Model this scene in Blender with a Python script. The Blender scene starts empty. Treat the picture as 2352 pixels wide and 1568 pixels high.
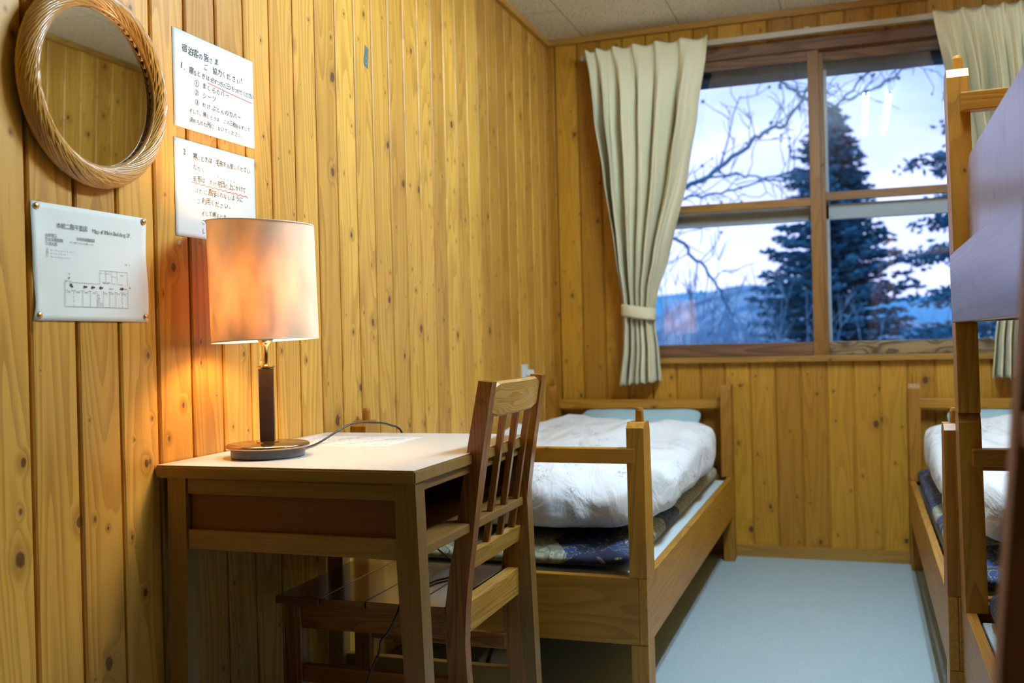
import bpy, bmesh, math, random
from mathutils import Vector, Matrix, noise as mnoise
SC = bpy.context.scene
COL = SC.collection
rnd = random.Random(7)

# ------------------------------------------------------------------ camera
D = 4.495      # window wall
W = 2.42       # right wall
H = 2.4
YB = -3.4      # wall behind the camera
cam_data = bpy.data.cameras.new('camera')
cam = bpy.data.objects.new('camera', cam_data)
COL.objects.link(cam)
Rr = Vector((0.94428593, 0.32821328, -0.02449749))
Ru = Vector((0.02247662, 0.00995003, 0.99969785))
Rf = Vector((-0.32835786, 0.94455124, -0.00201855))
m = Matrix.Identity(4)
for i in range(3):
    m[i][0] = Rr[i]; m[i][1] = Ru[i]; m[i][2] = -Rf[i]
m.translation = Vector((1.3546, 0.0, 0.9909))
cam.matrix_world = m
cam_data.sensor_width = 36
cam_data.lens = 2263.1 / 2352 * 36
cam_data.clip_start = 0.02
cam_data.clip_end = 2000
cam_data.dof.use_dof = True
cam_data.dof.focus_distance = 2.15
cam_data.dof.aperture_fstop = 3.6
SC.camera = cam

# ------------------------------------------------------------------ exposure
vs = SC.view_settings
vs.view_transform = 'Standard'
vs.look = 'None'
vs.gamma = 1
vs.use_curve_mapping = False
vs.exposure = 0.0
SC.cycles.use_denoising = True
SC.cycles.max_bounces = 10
SC.cycles.diffuse_bounces = 3
SC.cycles.glossy_bounces = 5
SC.cycles.transmission_bounces = 6
SC.cycles.transparent_max_bounces = 12
SC.cycles.sample_clamp_indirect = 6
SC.cycles.caustics_reflective = False
SC.cycles.caustics_refractive = False

# ------------------------------------------------------------------ node helper
class NT:
    def __init__(s, nt):
        s.nt = nt
        for n in list(nt.nodes): nt.nodes.remove(n)
    def n(s, t, **kw):
        nd = s.nt.nodes.new(t)
        for k, v in kw.items():
            if k.startswith('_'): setattr(nd, k[1:], v)
        for k, v in kw.items():
            if not k.startswith('_'):
                key = int(k[1:]) if (k[0] == 'i' and k[1:].isdigit()) else k.replace('__', ' ')
                s.set(nd.inputs[key], v)
        return nd
    def set(s, sock, v):
        if isinstance(v, bpy.types.NodeSocket): s.nt.links.new(v, sock)
        elif isinstance(v, bpy.types.Node): s.nt.links.new(v.outputs[0], sock)
        else: sock.default_value = v
    def m(s, op, a, b=None, c=None, clamp=False):
        nd = s.nt.nodes.new('ShaderNodeMath'); nd.operation = op; nd.use_clamp = clamp
        for i, v in enumerate((a, b, c)):
            if v is not None: s.set(nd.inputs[i], v)
        return nd.outputs[0]
    def vm(s, op, a, b=None):
        nd = s.nt.nodes.new('ShaderNodeVectorMath'); nd.operation = op
        s.set(nd.inputs[0], a)
        if b is not None: s.set(nd.inputs[1], b)
        return nd.outputs[1] if op in ('LENGTH', 'DISTANCE', 'DOT_PRODUCT') else nd.outputs[0]
    def mix(s, f, a, b, mode='MIX'):
        nd = s.nt.nodes.new('ShaderNodeMix'); nd.data_type = 'RGBA'; nd.blend_type = mode; nd.clamp_factor = True
        s.set(nd.inputs[0], f)
        for i, v in ((6, a), (7, b)):
            if isinstance(v, (tuple, list)) and len(v) == 3: v = (*v, 1)
            s.set(nd.inputs[i], v)
        return nd.outputs[2]
    def ss(s, v, a, b, to0=0.0, to1=1.0):
        nd = s.nt.nodes.new('ShaderNodeMapRange'); nd.interpolation_type = 'SMOOTHSTEP'
        s.set(nd.inputs[0], v); nd.inputs[1].default_value = a; nd.inputs[2].default_value = b
        nd.inputs[3].default_value = to0; nd.inputs[4].default_value = to1
        return nd.outputs[0]
    def comb(s, x, y, z):
        nd = s.nt.nodes.new('ShaderNodeCombineXYZ')
        for i, v in enumerate((x, y, z)): s.set(nd.inputs[i], v)
        return nd.outputs[0]
    def sep(s, v):
        nd = s.nt.nodes.new('ShaderNodeSeparateXYZ'); s.set(nd.inputs[0], v); return nd.outputs

# ------------------------------------------------------------------ world: dusk sky
world = bpy.data.worlds.new('dusk_sky'); SC.world = world; world.use_nodes = True
t = NT(world.node_tree)
co = t.n('ShaderNodeTexCoord').outputs['Generated']
x, y, z = t.sep(co)
cl = t.n('ShaderNodeTexNoise', Vector=t.vm('MULTIPLY', co, (2.0, 2.0, 7.0)), Scale=2.2, Detail=4.0, Roughness=0.55).outputs[0]
zen = t.ss(t.m('ADD', z, t.m('MULTIPLY', x, 0.35)), 0.04, 0.30)
base = t.mix(zen, (0.41, 0.46, 0.78), (0.16, 0.25, 0.50))
skyc = t.mix(t.m('MULTIPLY', t.ss(cl, 0.45, 0.72), t.m('SUBTRACT', 1.0, t.m('MULTIPLY', zen, 0.75))), base, (0.46, 0.50, 0.82))
skyc = t.mix(t.ss(z, -0.05, 0.0), (0.06, 0.10, 0.16), skyc)
bg = t.n('ShaderNodeBackground', Color=skyc, Strength=3.1)
t.n('ShaderNodeOutputWorld', Surface=bg)

# ------------------------------------------------------------------ materials
def new_mat(name):
    mt = bpy.data.materials.new(name); mt.use_nodes = True
    return mt, NT(mt.node_tree)
def finish(t, shader, disp=None):
    t.n('ShaderNodeOutputMaterial', Surface=shader)
MATS = {}
def plain(name, col, rough=0.6, metal=0.0, spec=0.5, **kw):
    if name in MATS: return MATS[name]
    mt, t = new_mat(name)
    co = t.n('ShaderNodeTexCoord').outputs['Object']
    nz = t.n('ShaderNodeTexNoise', Vector=co, Scale=kw.pop('nscale', 35.0), Detail=3.0).outputs[0]
    amt = kw.pop('var', 0.06)
    c = t.mix(nz, tuple(v * (1 - amt) for v in col), tuple(min(1, v * (1 + amt)) for v in col))
    b = t.n('ShaderNodeBsdfPrincipled', Base__Color=c, Roughness=rough, Metallic=metal)
    b.inputs['Specular IOR Level'].default_value = spec
    for k, v in kw.items(): t.set(b.inputs[k.replace('__', ' ')], v)
    finish(t, b); MATS[name] = mt
    return mt

def wood(name, axis='z', across='x', pitch=None, off=0.0, light=(0.62, 0.36, 0.13), dark=(0.40, 0.19, 0.055),
         knotc=(0.10, 0.04, 0.015), ring=0.55, rough=0.42, knots=1.0, var=0.16, coat=0.0, cell=(0.12, 0.30), krad=(0.0025, 0.0095), fscale=1.0, small=False, crough=0.25):
    """sawn pine: contour rings, fibre, knots; axis = grain direction"""
    mt, t = new_mat(name)
    co = t.n('ShaderNodeTexCoord').outputs['Object']
    s = dict(zip('xyz', t.sep(co)))
    o3 = [k for k in 'xyz' if k not in (axis, across)][0]
    a, b, l = s[across], s[o3], s[axis]
    orand = t.n('ShaderNodeObjectInfo').outputs['Random']
    if pitch:
        idx = t.m('FLOOR', t.m('DIVIDE', t.m('SUBTRACT', a, off), pitch))
        acell = t.m('DIVIDE', t.m('SUBTRACT', a, off), pitch)
        wn = t.n('ShaderNodeTexWhiteNoise', _noise_dimensions='1D', W=t.m('ADD', idx, 3.7)).outputs
        pr = wn[0]
        cw = pitch
    else:
        idx = t.m('MULTIPLY', orand, 41.0)
        pr = orand
        cw = cell[0]
        acell = t.m('ADD', t.m('DIVIDE', t.m('ADD', a, t.m('MULTIPLY', b, 0.7)), cw), t.m('MULTIPLY', orand, 17.0))
    lo = t.m('ADD', l, t.m('MULTIPLY', pr, 13.7))
    lcell = t.m('DIVIDE', lo, cell[1])
    kv = t.comb(acell, lcell, 0.0)
    vor = t.n('ShaderNodeTexVoronoi', _voronoi_dimensions='2D', Vector=kv, Scale=1.0, Randomness=1.0)
    diff = t.vm('MULTIPLY', t.vm('SUBTRACT', kv, vor.outputs['Position']), (cw, cell[1] * 0.72, 0.0))
    dist = t.vm('LENGTH', diff)
    kr = t.sep(vor.outputs['Color'])
    kpres = t.m('GREATER_THAN', kr[0], 1.0 - 0.62 * knots) if knots > 0 else 0.0
    rad = t.m('MULTIPLY_ADD', t.m('POWER', kr[1], 2.2), krad[1] - krad[0], krad[0])
    ratio = t.m('DIVIDE', dist, rad)
    wob = t.n('ShaderNodeTexNoise', Vector=t.comb(t.m('MULTIPLY', a, 60.0), t.m('MULTIPLY', b, 60.0), t.m('MULTIPLY', lo, 50.0)), Scale=1.0, Detail=2.0).outputs[0]
    ratio = t.m('ADD', ratio, t.m('MULTIPLY', t.m('SUBTRACT', wob, 0.5), 0.9))
    core = t.m('MULTIPLY', t.ss(ratio, 0.75, 1.15, 1.0, 0.0), kpres)
    halo = t.m('MULTIPLY', t.ss(ratio, 0.8, 4.2, 1.0, 0.0), kpres)
    if small:
        kv2 = t.comb(t.m('MULTIPLY_ADD', acell, 2.0, 0.37), t.m('MULTIPLY', t.m('ADD', lo, t.m('MULTIPLY', pr, 5.1)), 8.5), 0.0)
        vo2 = t.n('ShaderNodeTexVoronoi', _voronoi_dimensions='2D', Vector=kv2, Scale=1.0, Randomness=1.0)
        d2 = t.vm('LENGTH', t.vm('MULTIPLY', t.vm('SUBTRACT', kv2, vo2.outputs['Position']), (cw / 2, 0.7 / 8.5, 0.0)))
        k2 = t.sep(vo2.outputs['Color'])
        r2_ = t.m('DIVIDE', d2, t.m('MULTIPLY_ADD', k2[1], 0.0030, 0.0014))
        p2_ = t.m('GREATER_THAN', k2[0], 0.72)
        core = t.m('MAXIMUM', core, t.m('MULTIPLY', t.ss(r2_, 0.7, 1.3, 0.85, 0.0), p2_))
        halo = t.m('MAXIMUM', halo, t.m('MULTIPLY', t.ss(r2_, 0.8, 4.0, 0.8, 0.0), p2_))
    # grain
    gv = t.comb(t.m('MULTIPLY_ADD', a, 9.0 * fscale, t.m('MULTIPLY', pr, 30.0)), t.m('MULTIPLY', b, 14.0 * fscale), t.m('MULTIPLY', lo, 0.75))
    n1 = t.n('ShaderNodeTexNoise', Vector=gv, Scale=1.0, Detail=1.5, Roughness=0.45).outputs[0]
    ph = t.m('ADD', t.m('MULTIPLY', n1, 17.0), t.m('MULTIPLY', halo, 0.9))
    fr = t.m('FRACT', ph)
    band = t.m('MULTIPLY', t.ss(fr, 0.15, 0.95), t.ss(fr, 0.96, 1.0, 1.0, 0.0))
    fib = t.n('ShaderNodeTexNoise', Vector=t.comb(t.m('MULTIPLY', a, 520.0), t.m('MULTIPLY', b, 520.0), t.m('MULTIPLY', lo, 9.0)), Scale=1.0, Detail=2.0).outputs[0]
    blot = t.n('ShaderNodeTexNoise', Vector=t.comb(t.m('MULTIPLY', acell, 0.8), t.m('MULTIPLY', b, 5.0), t.m('MULTIPLY', lo, 2.2)), Scale=1.0, Detail=2.0).outputs[0]
    f = t.m('ADD', t.m('MULTIPLY', band, ring), t.m('MULTIPLY', t.m('SUBTRACT', fib, 0.5), 0.8))
    f = t.m('ADD', f, t.m('MULTIPLY', t.m('SUBTRACT', blot, 0.5), 0.8), clamp=True)
    c = t.mix(f, light, dark)
    tint = t.m('MULTIPLY_ADD', pr, 2 * var, 1 - var)
    c = t.mix(1.0, c, t.comb(tint, t.m('POWER', tint, 1.25), t.m('POWER', tint, 1.5)), 'MULTIPLY')
    c = t.mix(t.m('MULTIPLY', halo, 0.38), c, tuple(v * 0.75 for v in dark))
    c = t.mix(t.m('MULTIPLY', core, 0.9), c, knotc)
    bp = t.n('ShaderNodeBump', Strength=0.12, Distance=0.002, Height=t.m('SUBTRACT', t.m('MULTIPLY', fib, 0.5), band))
    bs = t.n('ShaderNodeBsdfPrincipled', Base__Color=c, Roughness=rough, Normal=bp)
    bs.inputs['Specular IOR Level'].default_value = 0.45
    if coat:
        bs.inputs['Coat Weight'].default_value = coat; bs.inputs['Coat Roughness'].default_value = crough
    finish(t, bs)
    return mt
def woodset(name, **kw):
    return {ax: wood(name + '_grain_' + ax, axis=ax, across=ac, **kw) for ax, ac in (('x', 'z'), ('y', 'z'), ('z', 'x'))}

PITCHL, OFFL = 0.1107, 1.345
PITCHW, OFFW = 0.1090, 0.582
PINEWALL = dict(light=(0.63, 0.325, 0.050), dark=(0.31, 0.125, 0.010), knotc=(0.085, 0.034, 0.010), ring=0.50, knots=0.85, var=0.20, rough=0.45, krad=(0.0028, 0.0115), small=True)
M_WALL_L = wood('pine_wall_planks', 'z', 'y', PITCHL, OFFL, cell=(0.11, 0.24), **PINEWALL)
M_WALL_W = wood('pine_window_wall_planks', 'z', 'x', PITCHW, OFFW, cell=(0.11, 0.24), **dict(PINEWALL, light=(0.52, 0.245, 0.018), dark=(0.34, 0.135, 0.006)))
TRIM = woodset('pine_trim', light=(0.46, 0.24, 0.045), dark=(0.30, 0.135, 0.02), knots=0.5)
BED = woodset('bed_pine', light=(0.44, 0.198, 0.018), dark=(0.26, 0.096, 0.006), knots=0.8, cell=(0.12, 0.26), krad=(0.003, 0.008), rough=0.42)
BUNKR = woodset('bunk_rail_sheen_pine', light=(0.24, 0.165, 0.11), dark=(0.17, 0.11, 0.07), knots=0.5, ring=0.75, cell=(0.12, 0.26), rough=0.4, coat=0.85, fscale=2.0)  # bluish window light worked into the bed pine by greying its base colour
DESK = woodset('desk_oak', light=(0.26, 0.135, 0.030), dark=(0.16, 0.072, 0.012), knots=0.0, ring=0.35, rough=0.4, fscale=2.5)
DESKP = wood('desk_panel_wood', 'x', 'z', light=(0.125, 0.034, 0.007), dark=(0.09, 0.024, 0.005), knots=0.0, ring=0.25, fscale=2.0)
CHAIR = woodset('chair_wood', light=(0.31, 0.115, 0.018), dark=(0.14, 0.044, 0.006), knots=0.15, ring=0.75, rough=0.33, fscale=3.0, coat=0.2)
CHAIRL = woodset('pale_chair_wood', light=(0.56, 0.30, 0.055), dark=(0.34, 0.155, 0.02), knots=0.0, ring=0.8, rough=0.33, fscale=3.0, coat=0.2)
SEATM = wood('chair_seat_wood', 'y', 'x', light=(0.17, 0.062, 0.025), dark=(0.11, 0.037, 0.015), knots=0.0, ring=0.4, rough=0.24, coat=1.0, crough=0.13)
LADW = woodset('ladder_wood', light=(0.36, 0.16, 0.06), dark=(0.22, 0.085, 0.028), knots=0.2, rough=0.5)
FRAMEW = woodset('window_frame_wood', light=(0.32, 0.150, 0.028), dark=(0.20, 0.080, 0.012), knots=0.3, rough=0.42)
FRAMED = woodset('weathered_frame_wood', light=(0.22, 0.105, 0.05), dark=(0.10, 0.045, 0.022), knots=0.6, rough=0.5, ring=0.8)
M_WHITE_TOP = plain('white_laminate', (0.80, 0.79, 0.76), 0.22, var=0.02)
M_PAPER = plain('white_paper', (0.74, 0.75, 0.73), 0.7, var=0.02, nscale=90)
M_PAPER2 = plain('cool_paper', (0.86, 0.91, 0.86), 0.7, var=0.025, nscale=14)
M_INK = plain('black_ink', (0.03, 0.03, 0.035), 0.6)
M_INKG = plain('grey_print', (0.06, 0.075, 0.08), 0.7)
M_INKR = plain('red_ink', (0.60, 0.05, 0.03), 0.6)
M_BRASS = plain('brass_pin', (0.75, 0.50, 0.22), 0.28, 1.0)
M_GOLD = plain('polished_brass', (0.86, 0.62, 0.30), 0.15, 1.0)
M_METAL = plain('grey_metal', (0.085, 0.09, 0.10), 0.35, 0.0)
M_DISC = plain('bronze_lamp_plate', (0.42, 0.30, 0.20), 0.16, 0.95, nscale=6)
M_COLUMN = plain('dark_brown_column', (0.035, 0.016, 0.010), 0.45)
M_CORD = plain('black_cord', (0.015, 0.012, 0.012), 0.35)
M_OUTLET = plain('white_plastic', (0.75, 0.77, 0.76), 0.35)
M_PILLOW = plain('pale_blue_cotton', (0.42, 0.62, 0.70), 0.85, var=0.05)
M_SHEET = plain('white_sheet', (0.66, 0.72, 0.74), 0.85)
M_TAPE = plain('grey_tape', (0.09, 0.135, 0.14), 0.5, nscale=120, var=0.15)
M_CLEAR = plain('old_tape', (0.75, 0.72, 0.62), 0.2)
M_ALU = plain('pale_aluminium', (0.93, 0.97, 0.97), 0.4)
M_EAVE = plain('dark_lintel', (0.06, 0.062, 0.066), 0.8)
M_RAIL = plain('curtain_rail_metal', (0.50, 0.42, 0.33), 0.4, 0.3)
M_BLACK = plain('black_plastic', (0.012, 0.012, 0.013), 0.4)
M_FIXT = plain('white_enamel', (0.8, 0.8, 0.78), 0.3)

# rattan
def m_rattan():
    mt, t = new_mat('rattan')
    co = t.n('ShaderNodeTexCoord').outputs['Object']
    n = t.n('ShaderNodeTexNoise', Vector=co, Scale=14.0, Detail=3.0).outputs[0]
    c = t.mix(t.ss(n, 0.3, 0.7), (0.66, 0.34, 0.060), (0.50, 0.25, 0.045))
    n2 = t.n('ShaderNodeTexNoise', Vector=co, Scale=220.0, Detail=2.0).outputs[0]
    c = t.mix(t.m('MULTIPLY', t.ss(n2, 0.5, 0.75), 0.35), c, (0.20, 0.085, 0.02))
    b = t.n('ShaderNodeBsdfPrincipled', Base__Color=c, Roughness=0.28)
    b.inputs['Coat Weight'].default_value = 0.6; b.inputs['Coat Roughness'].default_value = 0.15
    finish(t, b); return mt
M_RATTAN = m_rattan()
def m_mirror():
    mt, t = new_mat('mirror_glass')
    b = t.n('ShaderNodeBsdfPrincipled', Base__Color=(0.72, 0.74, 0.70, 1), Roughness=0.012, Metallic=1.0)
    finish(t, b); return mt
M_MIRROR = m_mirror()
def m_glass():
    mt, t = new_mat('window_glass')
    fr = t.n('ShaderNodeFresnel', IOR=1.5).outputs[0]
    tr = t.n('ShaderNodeBsdfTransparent', Color=(0.95, 0.97, 0.98, 1))
    gl = t.n('ShaderNodeBsdfGlossy', Color=(1, 1, 1, 1), Roughness=0.0)
    mx = t.n('ShaderNodeMixShader', i0=t.m('MULTIPLY', fr, 1.9, clamp=True), i1=tr.outputs[0], i2=gl.outputs[0])
    finish(t, mx); return mt
M_GLASS = m_glass()
def m_shade():
    mt, t = new_mat('lamp_shade_fabric')
    co = t.n('ShaderNodeTexCoord').outputs['Object']
    n = t.n('ShaderNodeTexNoise', Vector=t.vm('MULTIPLY', co, (1.0, 1.0, 0.45)), Scale=16.0, Detail=3.0, Roughness=0.55).outputs[0]
    c = t.mix(t.ss(n, 0.3, 0.7), (0.94, 0.90, 0.74), (0.82, 0.76, 0.56))
    tc = t.mix(t.ss(n, 0.35, 0.65), (0.95, 0.40, 0.08), (0.34, 0.13, 0.025))
    df = t.n('ShaderNodeBsdfDiffuse', Color=c)
    tl = t.n('ShaderNodeBsdfTranslucent', Color=tc)
    gl = t.n('ShaderNodeBsdfGlossy', Color=(1, 1, 1, 1), Roughness=0.35)
    mx = t.n('ShaderNodeMixShader', i0=0.06, i1=df.outputs[0], i2=tl.outputs[0])
    mx = t.n('ShaderNodeMixShader', i0=0.06, i1=mx.outputs[0], i2=gl.outputs[0])
    finish(t, mx); return mt
M_SHADE = m_shade()
def m_emit(name, col, st):
    mt, t = new_mat(name)
    e = t.n('ShaderNodeEmission', Color=(*col, 1), Strength=st)
    finish(t, e); return mt
M_TUBE = m_emit('fluorescent_glow', (0.80, 1.09, 1.33), 178.0)
M_BULB = m_emit('warm_bulb_glow', (1.0, 0.60, 0.31), 235.0)
def m_ceiling():
    mt, t = new_mat('acoustic_ceiling_tile')
    co = t.n('ShaderNodeTexCoord').outputs['Object']
    x, y, z = t.sep(co)
    ci = t.m('DIVIDE', t.m('SUBTRACT', x, 0.188), 0.448)
    col = t.m('FLOOR', ci)
    st = t.m('MULTIPLY', t.m('FRACT', t.m('MULTIPLY', col, 0.5)), 0.91)
    yi = t.m('DIVIDE', t.m('ADD', t.m('SUBTRACT', y, 4.075 + 0.455), st), 0.91)
    fx = t.m('ABSOLUTE', t.m('SUBTRACT', t.m('FRACT', t.m('ADD', ci, 0.5)), 0.5))
    fy = t.m('ABSOLUTE', t.m('SUBTRACT', t.m('FRACT', t.m('ADD', yi, 0.5)), 0.5))
    seam = t.m('MAXIMUM', t.m('LESS_THAN', fx, 0.0045), t.m('LESS_THAN', fy, 0.0018))
    v1 = t.n('ShaderNodeTexVoronoi', _voronoi_dimensions='2D', Vector=t.vm('MULTIPLY', co, (62.0, 30.0, 1.0)), Scale=1.0)
    r1 = t.sep(v1.outputs['Color'])
    d1 = t.m('MULTIPLY', t.ss(v1.outputs['Distance'], 0.10, 0.22, 1.0, 0.0), t.m('GREATER_THAN', r1[0], 0.45))
    v2 = t.n('ShaderNodeTexVoronoi', _voronoi_dimensions='2D', Vector=t.vm('MULTIPLY', co, (150.0, 120.0, 1.0)), Scale=1.0)
    r2 = t.sep(v2.outputs['Color'])
    d2 = t.m('MULTIPLY', t.ss(v2.outputs['Distance'], 0.12, 0.25, 1.0, 0.0), t.m('GREATER_THAN', r2[0], 0.7))
    c = t.mix(t.m('MULTIPLY', t.m('MAXIMUM', d1, d2), 0.75), (0.80, 0.74, 0.62), (0.26, 0.19, 0.12))
    c = t.mix(t.m('MULTIPLY', seam, 0.8), c, (0.20, 0.16, 0.11))
    b = t.n('ShaderNodeBsdfPrincipled', Base__Color=c, Roughness=0.9)
    finish(t, b); return mt
M_CEIL = m_ceiling()
def m_floor():
    mt, t = new_mat('grey_carpet')
    co = t.n('ShaderNodeTexCoord').outputs['Object']
    n = t.n('ShaderNodeTexNoise', Vector=co, Scale=420.0, Detail=2.0).outputs[0]
    n2 = t.n('ShaderNodeTexNoise', Vector=co, Scale=9.0, Detail=3.0).outputs[0]
    v = t.n('ShaderNodeTexVoronoi', Vector=co, Scale=260.0).outputs['Distance']
    c = t.mix(t.ss(n, 0.3, 0.7), (0.36, 0.44, 0.46), (0.54, 0.64, 0.66))
    c = t.mix(t.m('MULTIPLY', n2, 0.25), c, (0.40, 0.47, 0.49))
    c = t.mix(t.m('MULTIPLY', t.ss(v, 0.3, 0.7), 0.3), c, (0.30, 0.36, 0.38))
    bp = t.n('ShaderNodeBump', Strength=0.35, Distance=0.002, Height=n)
    b = t.n('ShaderNodeBsdfPrincipled', Base__Color=c, Roughness=0.85, Normal=bp)
    b.inputs['Specular IOR Level'].default_value = 0.15
    finish(t, b); return mt
M_FLOOR = m_floor()
def m_curtain():
    mt, t = new_mat('beige_curtain_cloth')
    co = t.n('ShaderNodeTexCoord').outputs['Object']
    n = t.n('ShaderNodeTexNoise', Vector=co, Scale=500.0, Detail=2.0).outputs[0]
    c = t.mix(n, (0.79, 0.72, 0.48), (0.87, 0.80, 0.56))
    b = t.n('ShaderNodeBsdfPrincipled', Base__Color=c, Roughness=0.85)
    b.inputs['Sheen Weight'].default_value = 0.15
    tl = t.n('ShaderNodeBsdfTranslucent', Color=(0.40, 0.36, 0.26, 1))
    mx = t.n('ShaderNodeMixShader', i0=0.035, i1=b.outputs[0], i2=tl.outputs[0])
    finish(t, mx); return mt
M_CURT = m_curtain()
def m_duvet():
    mt, t = new_mat('white_floral_duvet')
    co = t.n('ShaderNodeTexCoord').outputs['Object']
    v = t.n('ShaderNodeTexVoronoi', Vector=co, Scale=7.0, Randomness=0.9)
    clus = t.ss(v.outputs['Distance'], 0.28, 0.48, 1.0, 0.0)
    n = t.n('ShaderNodeTexNoise', Vector=co, Scale=75.0, Detail=2.0, Roughness=0.6).outputs[0]
    ln = t.ss(t.m('ABSOLUTE', t.m('SUBTRACT', n, 0.5)), 0.0, 0.055, 1.0, 0.0)
    pr = t.ss(t.n('ShaderNodeTexNoise', Vector=co, Scale=26.0, Detail=1.0).outputs[0], 0.5, 0.58)
    f = t.m('MULTIPLY', t.m('MULTIPLY', clus, ln), t.m('MULTIPLY_ADD', pr, 0.7, 0.2))
    c = t.mix(f, (0.80, 0.81, 0.84), (0.22, 0.28, 0.36))
    wr = t.n('ShaderNodeTexNoise', Vector=t.vm('MULTIPLY', co, (1.0, 0.5, 0.7)), Scale=11.0, Detail=4.0, Distortion=0.6).outputs[0]
    bp = t.n('ShaderNodeBump', Strength=0.8, Distance=0.03, Height=wr)
    b = t.n('ShaderNodeBsdfPrincipled', Base__Color=c, Roughness=0.8, Normal=bp)
    b.inputs['Sheen Weight'].default_value = 0.1
    finish(t, b); return mt
M_DUVET = m_duvet()
def m_futon():
    mt, t = new_mat('navy_fan_print_futon')
    co = t.n('ShaderNodeTexCoord').outputs['Object']
    x, y, z = t.sep(co)
    # fold the side height into y so the print runs down the edge
    u = t.m('ADD', x, 0.0); w = t.m('SUBTRACT', y, t.m('MULTIPLY', z, 1.0))
    p = t.comb(u, w, 0.0)
    v = t.n('ShaderNodeTexVoronoi', _voronoi_dimensions='2D', Vector=p, Scale=4.4, Randomness=0.75)
    dv = t.vm('SUBTRACT', t.vm('MULTIPLY', p, (4.0, 4.0, 0.0)), v.outputs['Position'])
    dv2 = t.vm('SUBTRACT', p, v.outputs['Position'])
    dx, dy, dz = t.sep(dv2)
    ang = t.m('ARCTAN2', dy, dx)
    rr = t.vm('LENGTH', dv2)
    rc = t.sep(v.outputs['Color'])
    ribs = t.ss(t.m('ABSOLUTE', t.m('SINE', t.m('MULTIPLY', ang, 9.0))), 0.0, 0.16)
    arcs = t.ss(t.m('ABSOLUTE', t.m('SINE', t.m('MULTIPLY', rr, 75.0))), 0.0, 0.14)
    nz = t.n('ShaderNodeTexNoise', Vector=co, Scale=60.0, Detail=3.0).outputs[0]
    fan = t.mix(t.ss(nz, 0.42, 0.62), (0.27, 0.29, 0.20), (0.50, 0.51, 0.40))
    fan = t.mix(t.m('MULTIPLY', ribs, arcs), (0.05, 0.055, 0.045), fan)
    fan = t.mix(t.ss(nz, 0.66, 0.7), fan, (0.35, 0.08, 0.07))
    n2 = t.n('ShaderNodeTexNoise', Vector=co, Scale=16.0, Detail=3.0, Distortion=1.5).outputs[0]
    gold = t.ss(t.m('ABSOLUTE', t.m('SUBTRACT', n2, 0.52)), 0.0, 0.018, 1.0, 0.0)
    navy = t.mix(t.ss(n2, 0.42, 0.6), (0.012, 0.022, 0.075), (0.01, 0.05, 0.17))
    navy = t.mix(gold, navy, (0.42, 0.32, 0.13))
    c = t.mix(t.m('GREATER_THAN', rc[0], 0.42), navy, fan)
    b = t.n('ShaderNodeBsdfPrincipled', Base__Color=c, Roughness=0.7)
    finish(t, b); return mt
M_FUTON = m_futon()
def m_foliage(name, c1, c2, sc=3.0):
    mt, t = new_mat(name)
    co = t.n('ShaderNodeTexCoord').outputs['Object']
    n = t.n('ShaderNodeTexNoise', Vector=co, Scale=sc, Detail=4.0).outputs[0]
    c = t.mix(t.ss(n, 0.35, 0.65), c1, c2)
    b = t.n('ShaderNodeBsdfPrincipled', Base__Color=c, Roughness=0.85)
    b.inputs['Specular IOR Level'].default_value = 0.2
    finish(t, b); return mt
M_CONIF = m_foliage('haze_tinted_needles', (0.018, 0.14, 0.21), (0.06, 0.25, 0.33), 1.5)  # needle colour lightened and blued to paint in the outdoor haze
M_BARK = m_foliage('dark_bark', (0.035, 0.07, 0.12), (0.06, 0.10, 0.16), 6.0)
M_TWIG = m_foliage('grey_twigs', (0.15, 0.28, 0.36), (0.26, 0.40, 0.48), 1.2)
M_LIMB = m_foliage('sky_washed_limbs', (0.06, 0.20, 0.30), (0.10, 0.27, 0.36), 3.0)  # pale blue wash of the overexposed sky painted into the limb colour
M_HILL = m_foliage('hazy_hill', (0.08, 0.42, 0.62), (0.14, 0.52, 0.70), 0.03)  # aerial haze painted into the hill as a strong blue base colour
M_SNOWY = m_foliage('slope_scrub', (0.15, 0.30, 0.38), (0.32, 0.46, 0.55), 0.7)

# ------------------------------------------------------------------ mesh helpers
def link(o, parent=None):
    COL.objects.link(o)
    if parent: o.parent = parent
    return o
def mesh_obj(name, bm, mat, parent=None, smooth=False, loc=None, rot=None):
    me = bpy.data.meshes.new(name)
    bmesh.ops.recalc_face_normals(bm, faces=bm.faces)
    bm.to_mesh(me); bm.free()
    mats = mat if isinstance(mat, (list, tuple)) else [mat]
    for q in mats: me.materials.append(q)
    if smooth:
        me.polygons.foreach_set('use_smooth', [True] * len(me.polygons))
    o = bpy.data.objects.new(name, me)
    if loc: o.location = loc
    if rot: o.rotation_euler = rot
    return link(o, parent)
def box(bm, x0, x1, y0, y1, z0, z1, bev=0.0, mi=0):
    r = bmesh.ops.create_cube(bm, size=1.0)
    vs_ = r['verts']
    for v in vs_:
        v.co = Vector((x0 + (v.co.x + .5) * (x1 - x0), y0 + (v.co.y + .5) * (y1 - y0), z0 + (v.co.z + .5) * (z1 - z0)))
    fs = {f for v in vs_ for f in v.link_faces}
    for f in fs: f.material_index = mi
    if bev:
        es = list({e for v in vs_ for e in v.link_edges})
        bmesh.ops.bevel(bm, geom=es, offset=bev, segments=2, profile=0.6, affect='EDGES')
    return vs_
def B(name, mat, parent, *dims, bev=0.003, **kw):
    bm = bmesh.new(); box(bm, *dims, bev=bev); return mesh_obj(name, bm, mat, parent, **kw)
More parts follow.
